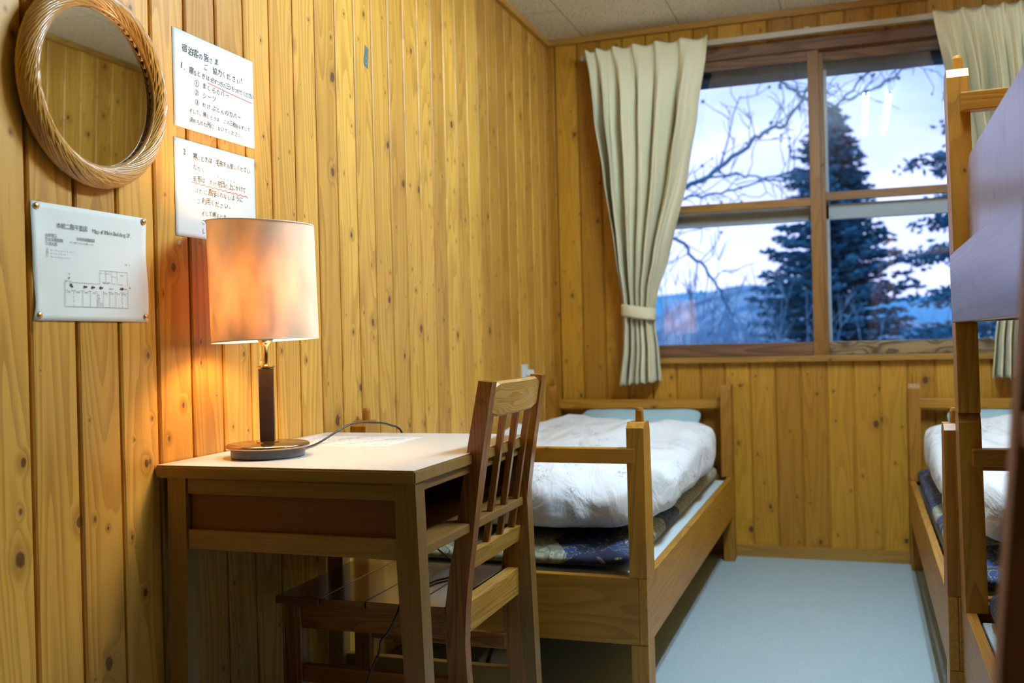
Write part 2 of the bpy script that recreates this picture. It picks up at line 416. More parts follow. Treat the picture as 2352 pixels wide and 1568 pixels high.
def prism(bm, pts, axis, a0, a1):
    """extrude polygon pts (2D) along axis between a0 and a1"""
    def P(p, a):
        if axis == 'y': return (p[0], a, p[1])
        if axis == 'x': return (a, p[0], p[1])
        return (p[0], p[1], a)
    v0 = [bm.verts.new(P(p, a0)) for p in pts]; v1 = [bm.verts.new(P(p, a1)) for p in pts]
    n = len(pts)
    bm.faces.new(v0); bm.faces.new(v1[::-1])
    for i in range(n): bm.faces.new((v0[i], v0[(i + 1) % n], v1[(i + 1) % n], v1[i]))
def bevel_all(bm, w, seg=2, ang=0.5):
    es = [e for e in bm.edges if len(e.link_faces) == 2 and e.calc_face_angle(0) > ang]
    bmesh.ops.bevel(bm, geom=es, offset=w, segments=seg, profile=0.6, affect='EDGES')
def tube(bm, pts, rad, seg=8, caps=True):
    pts = [Vector(p) for p in pts]
    rads = rad if isinstance(rad, (list, tuple)) else [rad] * len(pts)
    rings = []
    prev = None
    for i, p in enumerate(pts):
        d = (pts[min(i + 1, len(pts) - 1)] - pts[max(i - 1, 0)]).normalized()
        if prev is None:
            up = Vector((0, 0, 1)) if abs(d.z) < 0.9 else Vector((1, 0, 0))
            nx = d.cross(up).normalized()
        else:
            nx = (prev - d * prev.dot(d)).normalized()
        prev = nx; ny = d.cross(nx)
        rings.append([bm.verts.new(p + (nx * math.cos(2 * math.pi * k / seg) + ny * math.sin(2 * math.pi * k / seg)) * rads[i]) for k in range(seg)])
    for a, b in zip(rings, rings[1:]):
        for k in range(seg): bm.faces.new((a[k], a[(k + 1) % seg], b[(k + 1) % seg], b[k]))
    if caps:
        bm.faces.new(rings[0][::-1]); bm.faces.new(rings[-1])
def lathe(bm, prof, seg=48, c=(0, 0)):
    rings = []
    for r, z in prof:
        if r < 1e-6: rings.append([bm.verts.new((c[0], c[1], z))])
        else: rings.append([bm.verts.new((c[0] + r * math.cos(2 * math.pi * k / seg), c[1] + r * math.sin(2 * math.pi * k / seg), z)) for k in range(seg)])
    for a, b in zip(rings, rings[1:]):
        for k in range(seg):
            k2 = (k + 1) % seg
            if len(a) == 1 and len(b) == 1: continue
            if len(a) == 1: bm.faces.new((a[0], b[k2], b[k]))
            elif len(b) == 1: bm.faces.new((a[k], a[k2], b[0]))
            else: bm.faces.new((a[k], a[k2], b[k2], b[k]))
def crspline(pts, n=8):
    P = [Vector(p) for p in pts]; P = [P[0]] + P + [P[-1]]
    out = []
    for i in range(1, len(P) - 2):
        a, b, c, d = P[i - 1:i + 3]
        for k in range(n):
            t_ = k / n
            out.append(0.5 * ((2 * b) + (c - a) * t_ + (2 * a - 5 * b + 4 * c - d) * t_ ** 2 + (3 * b - a - 3 * c + d) * t_ ** 3))
    out.append(P[-2]); return out
def thing(name, label, cat, loc=(0, 0, 0), rotz=0, group=None):
    o = bpy.data.objects.new(name, None); COL.objects.link(o)
    o.empty_display_size = 0.05
    o.location = loc; o.rotation_euler = (0, 0, rotz)
    o['label'] = label; o['category'] = cat
    if group: o['group'] = group
    return o
def tag(o, label, cat, group=None):
    o['label'] = label; o['category'] = cat
    if group: o['group'] = group
    return o
def struct(o): o['kind'] = 'structure'; return o
def dup_tree(root, loc=None, label=None, scale=None, rotz=None):
    r = root.copy(); COL.objects.link(r)
    if loc is not None: r.location = loc
    if scale is not None: r.scale = scale
    if rotz is not None: r.rotation_euler.z = rotz
    if label: r['label'] = label
    for ch in root.children:
        c = ch.copy(); COL.objects.link(c); c.parent = r
        for g in ch.children:
            d = g.copy(); COL.objects.link(d); d.parent = c
    return r

# ------------------------------------------------------------------ planked walls
def plank_profile(u0, u1, pitch, off):
    """(u, depth) points from u0 to u1, depth 0 = face, negative into the wall"""
    g, dp, bv = 0.0034, 0.009, 0.0035
    pts = [(u0, 0.0)]
    k = math.ceil((u0 - off) / pitch)
    while off + k * pitch < u1 - 0.004:
        c = off + k * pitch
        if c > u0 + 0.008:
            pts += [(c - g - bv, 0), (c - g, -0.003), (c - g, -dp), (c + g, -dp), (c + g, -0.003), (c + g + bv, 0)]
        k += 1
    pts.append((u1, 0.0))
    return pts
def plank_wall(name, rects, pitch, off, mapf, mat):
    bm = bmesh.new()
    for (u0, u1, z0, z1) in rects:
        pr = plank_profile(u0, u1, pitch, off)
        a = [bm.verts.new(mapf(u, d, z0)) for u, d in pr]
        b = [bm.verts.new(mapf(u, d, z1)) for u, d in pr]
        for i in range(len(pr) - 1): bm.faces.new((a[i], a[i + 1], b[i + 1], b[i]))
        # backing so that the wall has thickness
        q = [bm.verts.new(mapf(u, -0.10, z)) for u, z in ((u0, z0), (u1, z0), (u1, z1), (u0, z1))]
        bm.faces.new(q)
        bm.faces.new((a[0], b[0], q[3], q[0])); bm.faces.new((a[-1], b[-1], q[2], q[1]))
        bm.faces.new(a + [q[1], q[0]]); bm.faces.new(b + [q[2], q[3]])
    me = bpy.data.meshes.new(name)
    bm.normal_update()
    bm.to_mesh(me); bm.free(); me.materials.append(mat)
    o = bpy.data.objects.new(name, me); link(o); return struct(o)
plank_wall('wall_left', [(YB, D, 0, H)], PITCHL, OFFL, lambda u, d, z: (d, u, z), M_WALL_L)
plank_wall('wall_right', [(YB, D, 0, H)], PITCHL, 0.04, lambda u, d, z: (W - d, u, z), M_WALL_L)
WX0, WX1, WZ0, WZ1 = 0.40, 2.035, 0.889, 2.262
plank_wall('wall_window', [(0, WX0, 0, H), (WX1, W, 0, H), (WX0, WX1, 0, WZ0 - 0.02), (WX0, WX1, WZ1, H)], PITCHW, OFFW - PITCHW * 5, lambda u, d, z: (u, D - d, z), M_WALL_W)
plank_wall('wall_back', [(0, W, 0, H)], PITCHW, 0.03, lambda u, d, z: (u, YB + d, z), M_WALL_W)
struct(B('floor', M_FLOOR, None, -0.1, W + 0.1, YB - 0.1, D + 0.1, -0.1, 0, bev=0))
struct(B('ceiling', M_CEIL, None, -0.1, W + 0.1, YB - 0.1, D + 0.1, H, H + 0.1, bev=0))
# cornices and baseboards
cz = 0.028
struct(B('trim_1', TRIM['y'], None, 0.0, 0.022, YB, D, H - cz, H, bev=0.002))
struct(B('trim_2', TRIM['x'], None, 0.022, W - 0.022, D - 0.022, D, H - cz, H, bev=0.002))
struct(B('trim_3', TRIM['y'], None, W - 0.022, W, YB, D, H - cz, H, bev=0.002))
struct(B('baseboard_window', TRIM['x'], None, 0.014, W - 0.014, D - 0.014, D, 0, 0.052, bev=0.002))
struct(B('baseboard_left', TRIM['y'], None, 0, 0.014, YB, D, 0, 0.052, bev=0.002))
struct(B('baseboard_right', TRIM['y'], None, W - 0.014, W, YB, D, 0, 0.052, bev=0.002))

# ------------------------------------------------------------------ window
win = thing('window_1', 'window', 'window', (0, 0, 0)); del win['label']; del win['category']; struct(win)
def wb(name, mat, *d, bev=0.002, parent=win): return B(name, mat, parent, *d, bev=bev)
y0 = D - 0.012
# casing in the wall opening
bm = bmesh.new()
box(bm, WX0, WX0 + 0.03, y0, D + 0.13, WZ0, WZ1, 0.002); box(bm, WX1 - 0.03, WX1, y0, D + 0.13, WZ0, WZ1, 0.002)
mesh_obj('window_jamb', bm, FRAMEW['z'], win)
wb('window_head', FRAMED['x'], WX0, WX1, y0 - 0.004, D + 0.13, 2.218, WZ1 + 0.006)
wb('window_sill', TRIM['x'], WX0 - 0.04, WX1 + 0.04, D - 0.035, D + 0.13, 0.864, WZ0)
# inner (left) sash
def sash(xa, xb, ya, yb, zt_mid, ztop, zbot_mat, name, lwide=0.045, rwide=0.046):
    s = bpy.data.objects.new(name, None); link(s, win)
    st = bmesh.new(); box(st, xa, xa + lwide, ya, yb, WZ0, 2.235, 0.002); box(st, xb - rwide, xb, ya, yb, WZ0, 2.235, 0.002)
    mesh_obj('sash_stile', st, FRAMEW['z'], s)
    B('top_rail', FRAMED['x'], s, xa + lwide, xb - rwide, ya + 0.002, yb - 0.002, ztop, 2.235, bev=0.002)
    B('bottom_rail', zbot_mat, s, xa + lwide, xb - rwide, ya + 0.002, yb - 0.002, WZ0, 0.948, bev=0.004)
    B('middle_rail', FRAMEW['x'], s, xa + lwide, xb - rwide, ya + 0.004, yb - 0.004, zt_mid - 0.036, zt_mid, bev=0.002)
    g = bmesh.new(); ym = (ya + yb) / 2
    box(g, xa + lwide, xb - rwide, ym - 0.0015, ym + 0.0015, 0.946, zt_mid - 0.034); box(g, xa + lwide, xb - rwide, ym - 0.0015, ym + 0.0015, zt_mid - 0.002, ztop + 0.002)
    mesh_obj('glass_pane', g, M_GLASS, s)
    return s
WEATH = wood('stained_sash_wood', 'x', 'z', light=(0.42, 0.30, 0.15), dark=(0.10, 0.06, 0.03), knots=1.2, ring=1.0, rough=0.5, cell=(0.05, 0.14), krad=(0.008, 0.02))
sash(WX0 + 0.03, 1.232, D + 0.002, D + 0.034, 1.579, 2.175, FRAMED['x'], 'inner_sash')
sash(1.205, WX1 - 0.03, D + 0.040, D + 0.072, 1.602, 2.175, WEATH, 'outer_sash')
# outside aluminium window
bm = bmesh.new()
box(bm, WX0 + 0.03, WX1 - 0.03, D + 0.10, D + 0.13, 1.488, 1.555, 0.003)
box(bm, 1.225, 1.262, D + 0.10, D + 0.13, WZ0, 2.2, 0.003)
mesh_obj('outer_metal_frame', bm, M_ALU, win)
wb('outer_lintel', M_EAVE, WX0, WX1, D + 0.10, D + 0.22, 2.150, 2.262)
# curtain rail
cr = thing('curtain_rail', 'long metal curtain rail above the window under the planks', 'curtain rail')
bm = bmesh.new(); box(bm, 0.19, 2.27, D - 0.085, D - 0.055, 2.282, 2.292, 0.002); box(bm, 0.19, 2.27, D - 0.085, D - 0.081, 2.268, 2.284)
box(bm, 0.19, 2.27, D - 0.059, D - 0.055, 2.268, 2.284)
mesh_obj('rail', bm, M_RAIL, cr)
for bx in (0.4, 1.19, 2.1):
    B('bracket', M_RAIL, cr, bx - 0.01, bx + 0.01, D - 0.085, D + 0.001, 2.292, 2.298, bev=0)

# ------------------------------------------------------------------ curtains
def interp(tab, z):
    if z >= tab[0][0]: return tab[0][1:]
    for a, b in zip(tab, tab[1:]):
        if z >= b[0]:
            f = (a[0] - z) / (a[0] - b[0]); f = f * f * (3 - 2 * f) * 0.4 + f * 0.6
            return [p + (q - p) * f for p, q in zip(a[1:], b[1:])]
    return tab[-1][1:]
def curtain(name, tab, label, mirror, ztop, zhem, seed, pleats, hemslope=0.015):
    root = thing(name, label, 'curtain', (0, 0, 0), 0, 'curtains at the window')
    r = random.Random(seed)
    bm = bmesh.new()
    NU, NV = 420, 110
    ph = [r.uniform(-0.5, 0.5) for _ in range(6)]
    rows = []
    ztie = 1.10
    for j in range(NV + 1):
        v = j / NV
        row = []
        for i in range(NU + 1):
            u = i / NU
            z = ztop + (zhem - ztop) * v
            xl, xr = interp(tab, z)
            uu = u
            # pleat positions: unequal widths, narrower toward the window middle
            s = u ** (0.75 if not mirror else 1.3)
            hd = max(0.0, 1 - (ztop - z) / 0.09)              # heading zone
            fall = min(1.0, (ztop - z) / 0.35)
            nearT = math.exp(-((z - ztie) / 0.16) ** 2)
            pq = 2 * math.pi * pleats * s + ph[0] + 1.3 * math.sin(1.9 * z + ph[1]) * fall + 1.1 * math.sin(2 * math.pi * s * 1.7 + ph[3]) * fall
            wav = math.copysign(abs(math.sin(pq)) ** 0.75, math.sin(pq)) + 0.35 * math.sin(2 * pq + ph[4])
            w2 = math.sin(2 * math.pi * pleats * 2.2 * s + ph[2] + 1.7 * z)
            pin = abs(math.cos(math.pi * pleats * s)) ** 14
            amp = (0.030 + 0.012 * math.sin(2 * math.pi * s * 1.3 + ph[5])) * fall + 0.003
            yy = -(amp * (1 - 0.45 * nearT)) * wav - 0.0035 * fall * w2 - 0.020 * hd * pin
            yy -= 0.010 * math.exp(-((z - ztop + 0.10) / 0.05) ** 2) * pin
            fold = 0.35 * (xr - xl) / pleats * fall
            xx = xl + (xr - xl) * uu + fold * 0.35 * math.cos(2 * math.pi * pleats * s + ph[0])
            xx = min(max(xx, xl), xr) if (i in (0, NU)) else xx
            c1 = math.exp(-(math.sin(pq / 2 + 0.4) / 0.13) ** 2)
            c2 = math.exp(-(math.sin(pq / 2 + 1.9 + 0.3 * math.sin(z * 2 + ph[2])) / 0.10) ** 2)
            yy += (0.034 * c1 + 0.020 * c2 * (0.5 + 0.5 * math.sin(7 * s + ph[4]))) * fall * (1 - 0.3 * nearT)
            nse = mnoise.noise(Vector((u * 7, z * 3.5, seed))) * 0.010 * fall
            belly = -0.012 * math.exp(-((z - 1.30) / 0.15) ** 2) + (0.018 * nearT)
            zz = z + (0.004 * math.sin(2 * math.pi * pleats * s) + hemslope * (1 - u if not mirror else u)) * (v ** 8) * -1
            zz += 0.006 * (1 - min(1, v * 12)) * math.sin(2 * math.pi * pleats * s + 1)
            row.append(bm.verts.new((xx, D - 0.105 + yy + nse + belly, zz)))
        rows.append(row)
    for a, b in zip(rows, rows[1:]):
        for i in range(NU): bm.faces.new((a[i], a[i + 1], b[i + 1], b[i]))
    o = mesh_obj('cloth', bm, M_CURT, root, smooth=True)
    md = o.modifiers.new('thick', 'SOLIDIFY'); md.thickness = 0.0016; md.offset = 0
    # tie band
    xl, xr = interp(tab, ztie)
    bm = bmesh.new()
    cx, hw = (xl + xr) / 2, (xr - xl) / 2 + 0.010
    n = 48
    prof = [(-0.028, 0.0), (-0.02, 0.004), (0.02, 0.004), (0.028, 0.0)]
    rr = []
    for k in range(n):
        th = 2 * math.pi * k / n
        base = Vector((cx + hw * math.cos(th), D - 0.092 + 0.050 * math.sin(th), ztie))
        tilt = (-0.16 if not mirror else 0.16) * (base.x - cx)
        ring = []
        for dz, dr in prof:
            nrm = Vector((math.cos(th), math.sin(th), 0))
            ring.append(bm.verts.new(base + nrm * (dr + 0.0015 * math.sin(9 * th + dz * 60)) + Vector((0, 0, dz + tilt))))
        rr.append(ring)
    for k in range(n):
        a, b = rr[k], rr[(k + 1) % n]
        for q in range(3): bm.faces.new((a[q], a[q + 1], b[q + 1], b[q]))
    t_ = mesh_obj('tie_band', bm, M_CURT, root, smooth=True)
    md = t_.modifiers.new('thick', 'SOLIDIFY'); md.thickness = 0.003
    return root
tabL = [(2.305, .221, .776), (1.99, .252, .712), (1.72, .289, .662), (1.335, .344, .562), (1.19, .362, .515), (1.10, .368, .500), (1.03, .369, .502), (.93, .366, .515), (.785, .345, .523)]
curtain('curtain', tabL, 'beige pleated curtain tied back on the left side of the window', False, 2.300, 0.787, 3, 6)
tabR = [(2.285, 1.684, 2.235), (1.99, 1.737, 2.21), (1.72, 1.79, 2.17), (1.335, 1.87, 2.12), (1.10, 1.905, 2.06), (.93, 1.882, 2.055), (.785, 1.868, 2.07)]
curtain('curtain', tabR, 'beige pleated curtain on the right side of the window, behind the bunk post', True, 2.282, 0.792, 11, 8)

# ------------------------------------------------------------------ beds
def post_mesh(x0, x1, y0, y1, z0, z1, side, taper=0.022):
    """tall post: near end face at y0; narrows in y toward the top, chamfered top"""
    bm = bmesh.new()
    ya, yb = y0, y1
    pts = [(ya, z0), (yb, z0), (yb - side * taper, z1 - 0.02), (yb - side * taper - side * 0.012, z1), (ya + side * 0.016, z1), (ya, z1 - 0.014)]
    prism(bm, pts, 'x', x0, x1)
    bevel_all(bm, 0.0025)
    return bm
def bed_frame(root, zb, Wd=0.84, L=1.96, ztop=0.770, bar=(0.664, 0.704), legs=True, legz=None, peg=True, lap=False):
    """local coordinates: x 0..Wd, y 0 (foot) .. L (head); zb lifts the module; parts go under root"""
    rz0, rz1 = 0.199 + zb, (0.371 if zb == 0 else 0.352) + zb
    for s, xa, xb in ((-1, 0.0, 0.045), (1, Wd - 0.045, Wd)):
        ra, rb = (0.0, 0.022) if s < 0 else (Wd - 0.022, Wd)
        B('side_rail', (BUNKR if zb else BED)['y'], root, ra, rb, 0.0, L, rz0, rz1, bev=0.002)
        for e in (0, 1):
            ya, yb, sd = (0.0, 0.105, 1) if e == 0 else (L, L - 0.105, -1)
            if legs or legz:
                lz0, lz1 = (0.0, rz0 - 0.0008) if not legz else legz
                ll, lh = min(ya, yb - sd * 0.02), max(ya, yb - sd * 0.02)
                B('leg', BED['z'], root, xa, xb, ll, lh, lz0, lz1, bev=0.002)
            pm = post_mesh(xa, xb, ya, yb, rz1 + 0.0005, ztop + zb, sd)
            p = mesh_obj('post', pm, BED['z'], root)
            if peg:
                bm = bmesh.new(); cx, cy = (xa + xb) / 2 + 0.004, ya + sd * 0.045
                lathe(bm, [(0, ztop + zb - 0.001), (0.0112, ztop + zb - 0.001), (0.0105, ztop + zb + 0.028), (0.008, ztop + zb + 0.035), (0, ztop + zb + 0.036)], 16, (cx, cy))
                mesh_obj('peg', bm, BED['z'], p, smooth=False)
    for e in (0, 1):
        ya = 0.0 if e == 0 else L - 0.028
        B('end_board', BED['x'], root, 0.0225, Wd - 0.0225, ya, ya + 0.028, rz0, rz1, bev=0.002)
        yb = -0.002 if e == 0 else L - 0.030 - 0.0
        if lap and e == 1: yb = L - 0.107
        y1 = yb + 0.032
        bm = bmesh.new(); box(bm, 0.024, Wd - 0.024, yb, y1, bar[0] + zb, bar[1] + zb, 0.003)
        mesh_obj('end_bar', bm, BED['x'], root)
    # slats carrying the bedding
    bm = bmesh.new()
    k = 0.12
    while k < L - 0.1:
        box(bm, 0.022, Wd - 0.022, k, k + 0.07, rz1 - 0.055, rz1 - 0.04); k += 0.115
    mesh_obj('slats', bm, BED['x'], root)
    # head bar faces the sleeper: lift it to the inner face
    return root
def soft_box(bm, x0, x1, y0, y1, z0, z1, e1=0.35, e2=0.25, nu=96, nv=40, f=None):
    cx, cy, czz = (x0 + x1) / 2, (y0 + y1) / 2, (z0 + z1) / 2
    a, b, c = (x1 - x0) / 2, (y1 - y0) / 2, (z1 - z0) / 2
    sp = lambda v, e: math.copysign(abs(v) ** e, v)
    rows = []
    for j in range(nv + 1):
        ph = -math.pi / 2 + math.pi * j / nv
        row = []
        for i in range(nu):
            th = 2 * math.pi * i / nu
            p = Vector((cx + a * sp(math.cos(ph), e1) * sp(math.cos(th), e2), cy + b * sp(math.cos(ph), e1) * sp(math.sin(th), e2), czz + c * sp(math.sin(ph), e1 if e1 > 0.5 else 0.8)))
            if f: p = f(p, sp(math.cos(ph), 1))
            row.append(p)
        rows.append(row)
    vr = []
    for j, row in enumerate(rows):
        if j in (0, nv): vr.append([bm.verts.new(row[0])])
        else: vr.append([bm.verts.new(p) for p in row])
    for j in range(nv):
        A, Bb = vr[j], vr[j + 1]
        for i in range(nu):
            i2 = (i + 1) % nu
            if len(A) == 1: bm.faces.new((A[0], Bb[i2], Bb[i]))
            elif len(Bb) == 1: bm.faces.new((A[i], A[i2], Bb[0]))
            else: bm.faces.new((A[i], A[i2], Bb[i2], Bb[i]))
def nz(p, s, o=0.0): return mnoise.noise(Vector((p.x * s + o, p.y * s, p.z * s)))
def futon_mesh(z0=0.0, h=0.075, L=1.86, w=0.76):
    bm = bmesh.new()
    def f(p, q):
        p = p.copy(); p.z += 0.010 * nz(p, 4) * (1 if p.z > z0 + h / 2 else 0.2); p.x += 0.008 * nz(p, 5, 3); return p
    soft_box(bm, -w / 2, w / 2, -L / 2, L / 2, z0, z0 + h, 0.30, 0.12, 120, 24, f)
    return bm
def duvet_mesh(seed, mirror=False):
    """local: x -.42...42, y -.8 (foot) ... .8; z from 0"""
    bm = bmesh.new()
    def f(p, q):
        p = p.copy()
        x, y, z = p
        top = z > 0.10
        ed = max(abs(x) / 0.40, abs(y) / 0.80)
        # long profile: puffy roll at the foot, dip, rise toward the pillow
        roll = 0.035 * math.exp(-((y + 0.58) / 0.16) ** 2) - 0.022 * math.exp(-((y + 0.25) / 0.16) ** 2) + 0.050 * math.exp(-((y - 0.50) / 0.34) ** 2)
        lump = 0.042 * nz(Vector((x, y, 0)), 3.1, seed) + 0.022 * nz(Vector((x, y, 0)), 6.3, seed + 5) - 0.012 * abs(nz(Vector((x, y * 0.7, 0)), 9.0, seed + 9)) * 2
        if z > 0.04:
            k = min(1, (z - 0.04) / 0.10)
            p.z += k * (roll + lump)
        # vertical gathers around the sides
        if ed > 0.6:
            s = math.atan2(y * 0.5, x)
            g = math.sin(34 * s + 4 * nz(Vector((x, y, z)), 4, seed)) * 0.007 + math.sin(15 * s + seed) * 0.010
            wgt = min(1, (ed - 0.6) / 0.3) * (1 - abs(z - 0.09) / 0.16 if abs(z - 0.09) < 0.16 else 0)
            dirv = Vector((x, y, 0)).normalized()
            p += dirv * g * wgt
        # sag of the skirt corners
        p.x += 0.02 * nz(Vector((0, y, z)), 4.0, seed + 2)
        p.y += 0.02 * nz(Vector((x, 0, z)), 4.0, seed + 8)
        if mirror: p.x = -p.x
        return p
    soft_box(bm, -0.405, 0.405, -0.80, 0.80, 0.0, 0.185, 0.55, 0.34, 260, 70, f)
    return bm
def pillow_mesh(w=0.52, l=0.34, h=0.12):
    bm = bmesh.new()
    def f(p, q):
        p = p.copy()
        e = max(abs(p.x) / (w / 2), abs(p.y) / (l / 2))
        kx = abs(p.x) / (w / 2) * abs(p.y) / (l / 2)
        p.z *= (1 - 0.75 * e ** 5)
        p.x *= 1 + 0.07 * kx; p.y *= 1 + 0.09 * kx
        p.z += 0.006 * nz(p, 9)
        return p
    soft_box(bm, -w / 2, w / 2, -l / 2, l / 2, -h / 2, h / 2, 0.75, 0.2, 96, 30, f)
    return bm

BX0 = 0.0025
FY = 2.484
bedA = thing('bed', 'low pine single bed against the left wall behind the desk', 'bed', (BX0, FY, 0), 0, 'pine beds')
bed_frame(bedA, 0.0, Wd=0.84 - BX0, L=1.963)
XB = 1.558
bedB = dup_tree(bedA, (XB - 0.0125, FY, 0), 'low pine single bed in the right corner, behind the bunk bed', rotz=math.radians(-0.365))
# bunk bed: two modules stacked
XC = 1.5745
bunk = thing('bunk_bed', 'tall two-tier pine bunk bed at the right edge with guard board', 'bunk bed', (XC, 0.487, 0))
bunk.rotation_euler = (0, math.radians(-0.6), math.radians(-0.45))
bunk.location = (XC + 0.001 - 1.963 * math.sin(math.radians(0.45)), 2.452 - 1.963, 0)
bed_frame(bunk, 0.0, Wd=0.835, L=1.963, ztop=0.804, bar=(0.690, 0.728), peg=False, lap=True)
bed_frame(bunk, 0.806, Wd=0.835, L=1.963, ztop=0.757, bar=(0.656, 0.698), legs=False, legz=(0.8050, 1.0045), lap=True)
# guard board of the upper tier with a rounded end
bm = bmesh.new()
gz0, gz1, gy1, gy0 = 1.12, 1.352, 1.835, 0.60
pts = [(gy0, gz0), (gy1, gz0)]
for k in range(9):
    a = k / 8 * math.pi / 2
    pts.append((gy1 - 0.10 + 0.10 * math.cos(a), gz1 - 0.075 + 0.075 * math.sin(a)))
pts.append((gy0, gz1))
prism(bm, pts, 'x', 0.0285, 0.0485); bevel_all(bm, 0.003)
gb = mesh_obj('guard_board', bm, BUNKR['z'], bunk)
bm = bmesh.new(); box(bm, 0.0285, 0.80, 0.05, 1.92, 1.152, 1.162)
mesh_obj('upper_deck', bm, BED['x'], bunk)

fm = futon_mesh()
def futon(x, y, z, label):
    o = bpy.data.objects.new('futon', FME); link(o); o.location = (x, y, z)
    return tag(o, label, 'futon', 'patterned futons')
fo = mesh_obj('futon', fm, M_FUTON, None, smooth=True, loc=(0.405, 3.475, 0.358))
FME = fo.data
tag(fo, 'navy and sage fan-patterned futon under the duvet on the left bed', 'futon', 'patterned futons')
futon(XB + 0.403, 3.475, 0.358, 'navy and sage fan-patterned futon under the duvet on the right corner bed')
futon(XC + 0.415, 1.47, 0.358, 'patterned futon inside the lower tier of the bunk bed')
sh = B('bed_sheet', M_SHEET, None, 0.026, 0.815, FY + 0.12, 4.33, 0.345, 0.358, bev=0.004)
tag(sh, 'white sheet edge showing between futon and side rail on the left bed', 'sheet', 'white under-sheets')
sh2 = sh.copy(); COL.objects.link(sh2); sh2.location.x = XB - 0.0; tag(sh2, 'white sheet under the futon on the right corner bed', 'sheet', 'white under-sheets')
sh3 = sh.copy(); COL.objects.link(sh3); sh3.location = (XC, -2.0, 0); tag(sh3, 'white sheet under the futon in the lower bunk', 'sheet', 'white under-sheets')
dv = mesh_obj('duvet', duvet_mesh(2), M_DUVET, None, smooth=True, loc=(0.425, 3.385, 0.434))
tag(dv, 'puffy white floral duvet on the bed left of the aisle', 'duvet', 'white floral duvets')
dv2 = mesh_obj('duvet', duvet_mesh(9, True), M_DUVET, None, smooth=True, loc=(XB + 0.437, 3.385, 0.434))
tag(dv2, 'puffy white floral duvet on the right corner bed behind the bunk post', 'duvet', 'white floral duvets')
pl = mesh_obj('pillow', pillow_mesh(), M_PILLOW, None, smooth=True, loc=(0.43, 4.285, 0.565), rot=(0.50, 0, 0.0))
tag(pl, 'pale blue pillow at the head of the left bed under the headboard bar', 'pillow', 'pale blue pillows')
p2 = pl.copy(); COL.objects.link(p2); p2.location = (XB + 0.42, 4.285, 0.565); tag(p2, 'pale blue pillow on the right corner bed behind the bunk post', 'pillow', 'pale blue pillows')
p3 = mesh_obj('pillow', pillow_mesh(0.5, 0.34, 0.11), M_SHEET, None, smooth=True, loc=(XC + 0.32, 2.02, 0.492))
tag(p3, 'white pillow just visible inside the lower tier of the bunk bed', 'pillow')

# ladder leaning on the bunk
lad = thing('bunk_ladder', 'dark wooden ladder leaning on the bunk bed at the right edge', 'ladder', (0, 0, 0))
def ladx(z): return 1.384 + 0.083 * z
for (ya, yb) in ((0.765, 0.800), (0.36, 0.395)):
    bm = bmesh.new()
    prism(bm, [(ladx(0), 0.0), (ladx(0) + 0.066, 0.0), (ladx(1.42) + 0.066, 1.42), (ladx(1.42), 1.42)], 'y', ya, yb); bevel_all(bm, 0.003)
    mesh_obj('stile', bm, LADW['z'], lad)
for zr in (0.33, 0.63, 0.932, 1.23):
    B('rung', LADW['y'], lad, ladx(zr) + 0.001, ladx(zr) + 0.062, 0.395, 0.765, zr - 0.024, zr, bev=0.003)

# ------------------------------------------------------------------ desk
DX = 0.583; DY0, DY1 = 1.655, 2.348
desk = thing('writing_desk', 'small wooden writing desk with white top against the plank wall', 'desk', (0, 0, 0))
bm = bmesh.new(); box(bm, 0.002, DX, DY0, DY1, 0.727, 0.752)
bmesh.ops.bevel(bm, geom=[e for e in bm.edges], offset=0.003, segments=2, affect='EDGES')
top = mesh_obj('tabletop', bm, DESK['x'], desk)
B('white_surface', M_WHITE_TOP, top, 0.003, DX - 0.0035, DY0 + 0.0035, DY1 - 0.0035, 0.7515, 0.7528, bev=0.0004)
for ex, (ya, yb) in enumerate(((DY0 + 0.007, DY0 + 0.047), (DY1 - 0.047, DY1 - 0.007))):
    for s, (xa, xb) in enumerate(((0.027, 0.070), (0.538, 0.580))):
        bm = bmesh.new()
        if s: pts = [(xa, 0.7265), (xb, 0.7265), (xb + 0.022, 0.0), (xb - 0.015, 0.0), (xa, 0.58)]
        else: pts = [(xa, 0.7265), (xb, 0.7265), (xb, 0.58), (xb - 0.012, 0.0), (xa - 0.010, 0.0)]
        prism(bm, pts, 'y', ya, yb); bevel_all(bm, 0.0025)
        mesh_obj('leg', bm, DESK['z'], desk)
    ym = ya + 0.004 if ex == 0 else yb - 0.004
    yi = ym + (0.022 if ex == 0 else -0.022)
    a, b = min(ym, yi), max(ym, yi)
    B('upper_rail', DESK['x'], desk, 0.0705, 0.5375, a, b, 0.6945, 0.7265)
    B('lower_rail', DESK['x'], desk, 0.0705, 0.5375, a, b, 0.583, 0.6225)
    pa, pb = (a + 0.010, b - 0.004) if ex == 0 else (a + 0.004, b - 0.010)
    pn = B('side_panel', DESKP, desk, 0.071, 0.537, pa, pb, 0.6228, 0.6942, bev=0.0)
    B('stretcher', DESK['x'], desk, 0.066, 0.548, ya + 0.008, yb - 0.008, 0.098, 0.173)
B('apron', DESK['y'], desk, 0.556, 0.576, DY0 + 0.0475, DY1 - 0.0475, 0.709, 0.7265)
B('shelf', DESK['y'], desk, 0.080, 0.574, DY0 + 0.0475, DY1 - 0.0475, 0.583, 0.603)
B('back_board', DESK['y'], desk, 0.045, 0.060, DY0 + 0.0475, DY1 - 0.0475, 0.583, 0.7265)

# ------------------------------------------------------------------ chair
chair = thing('dining_chair', 'wooden slat-back chair with dark seat pushed under the desk', 'chair', (0, 0, 0))
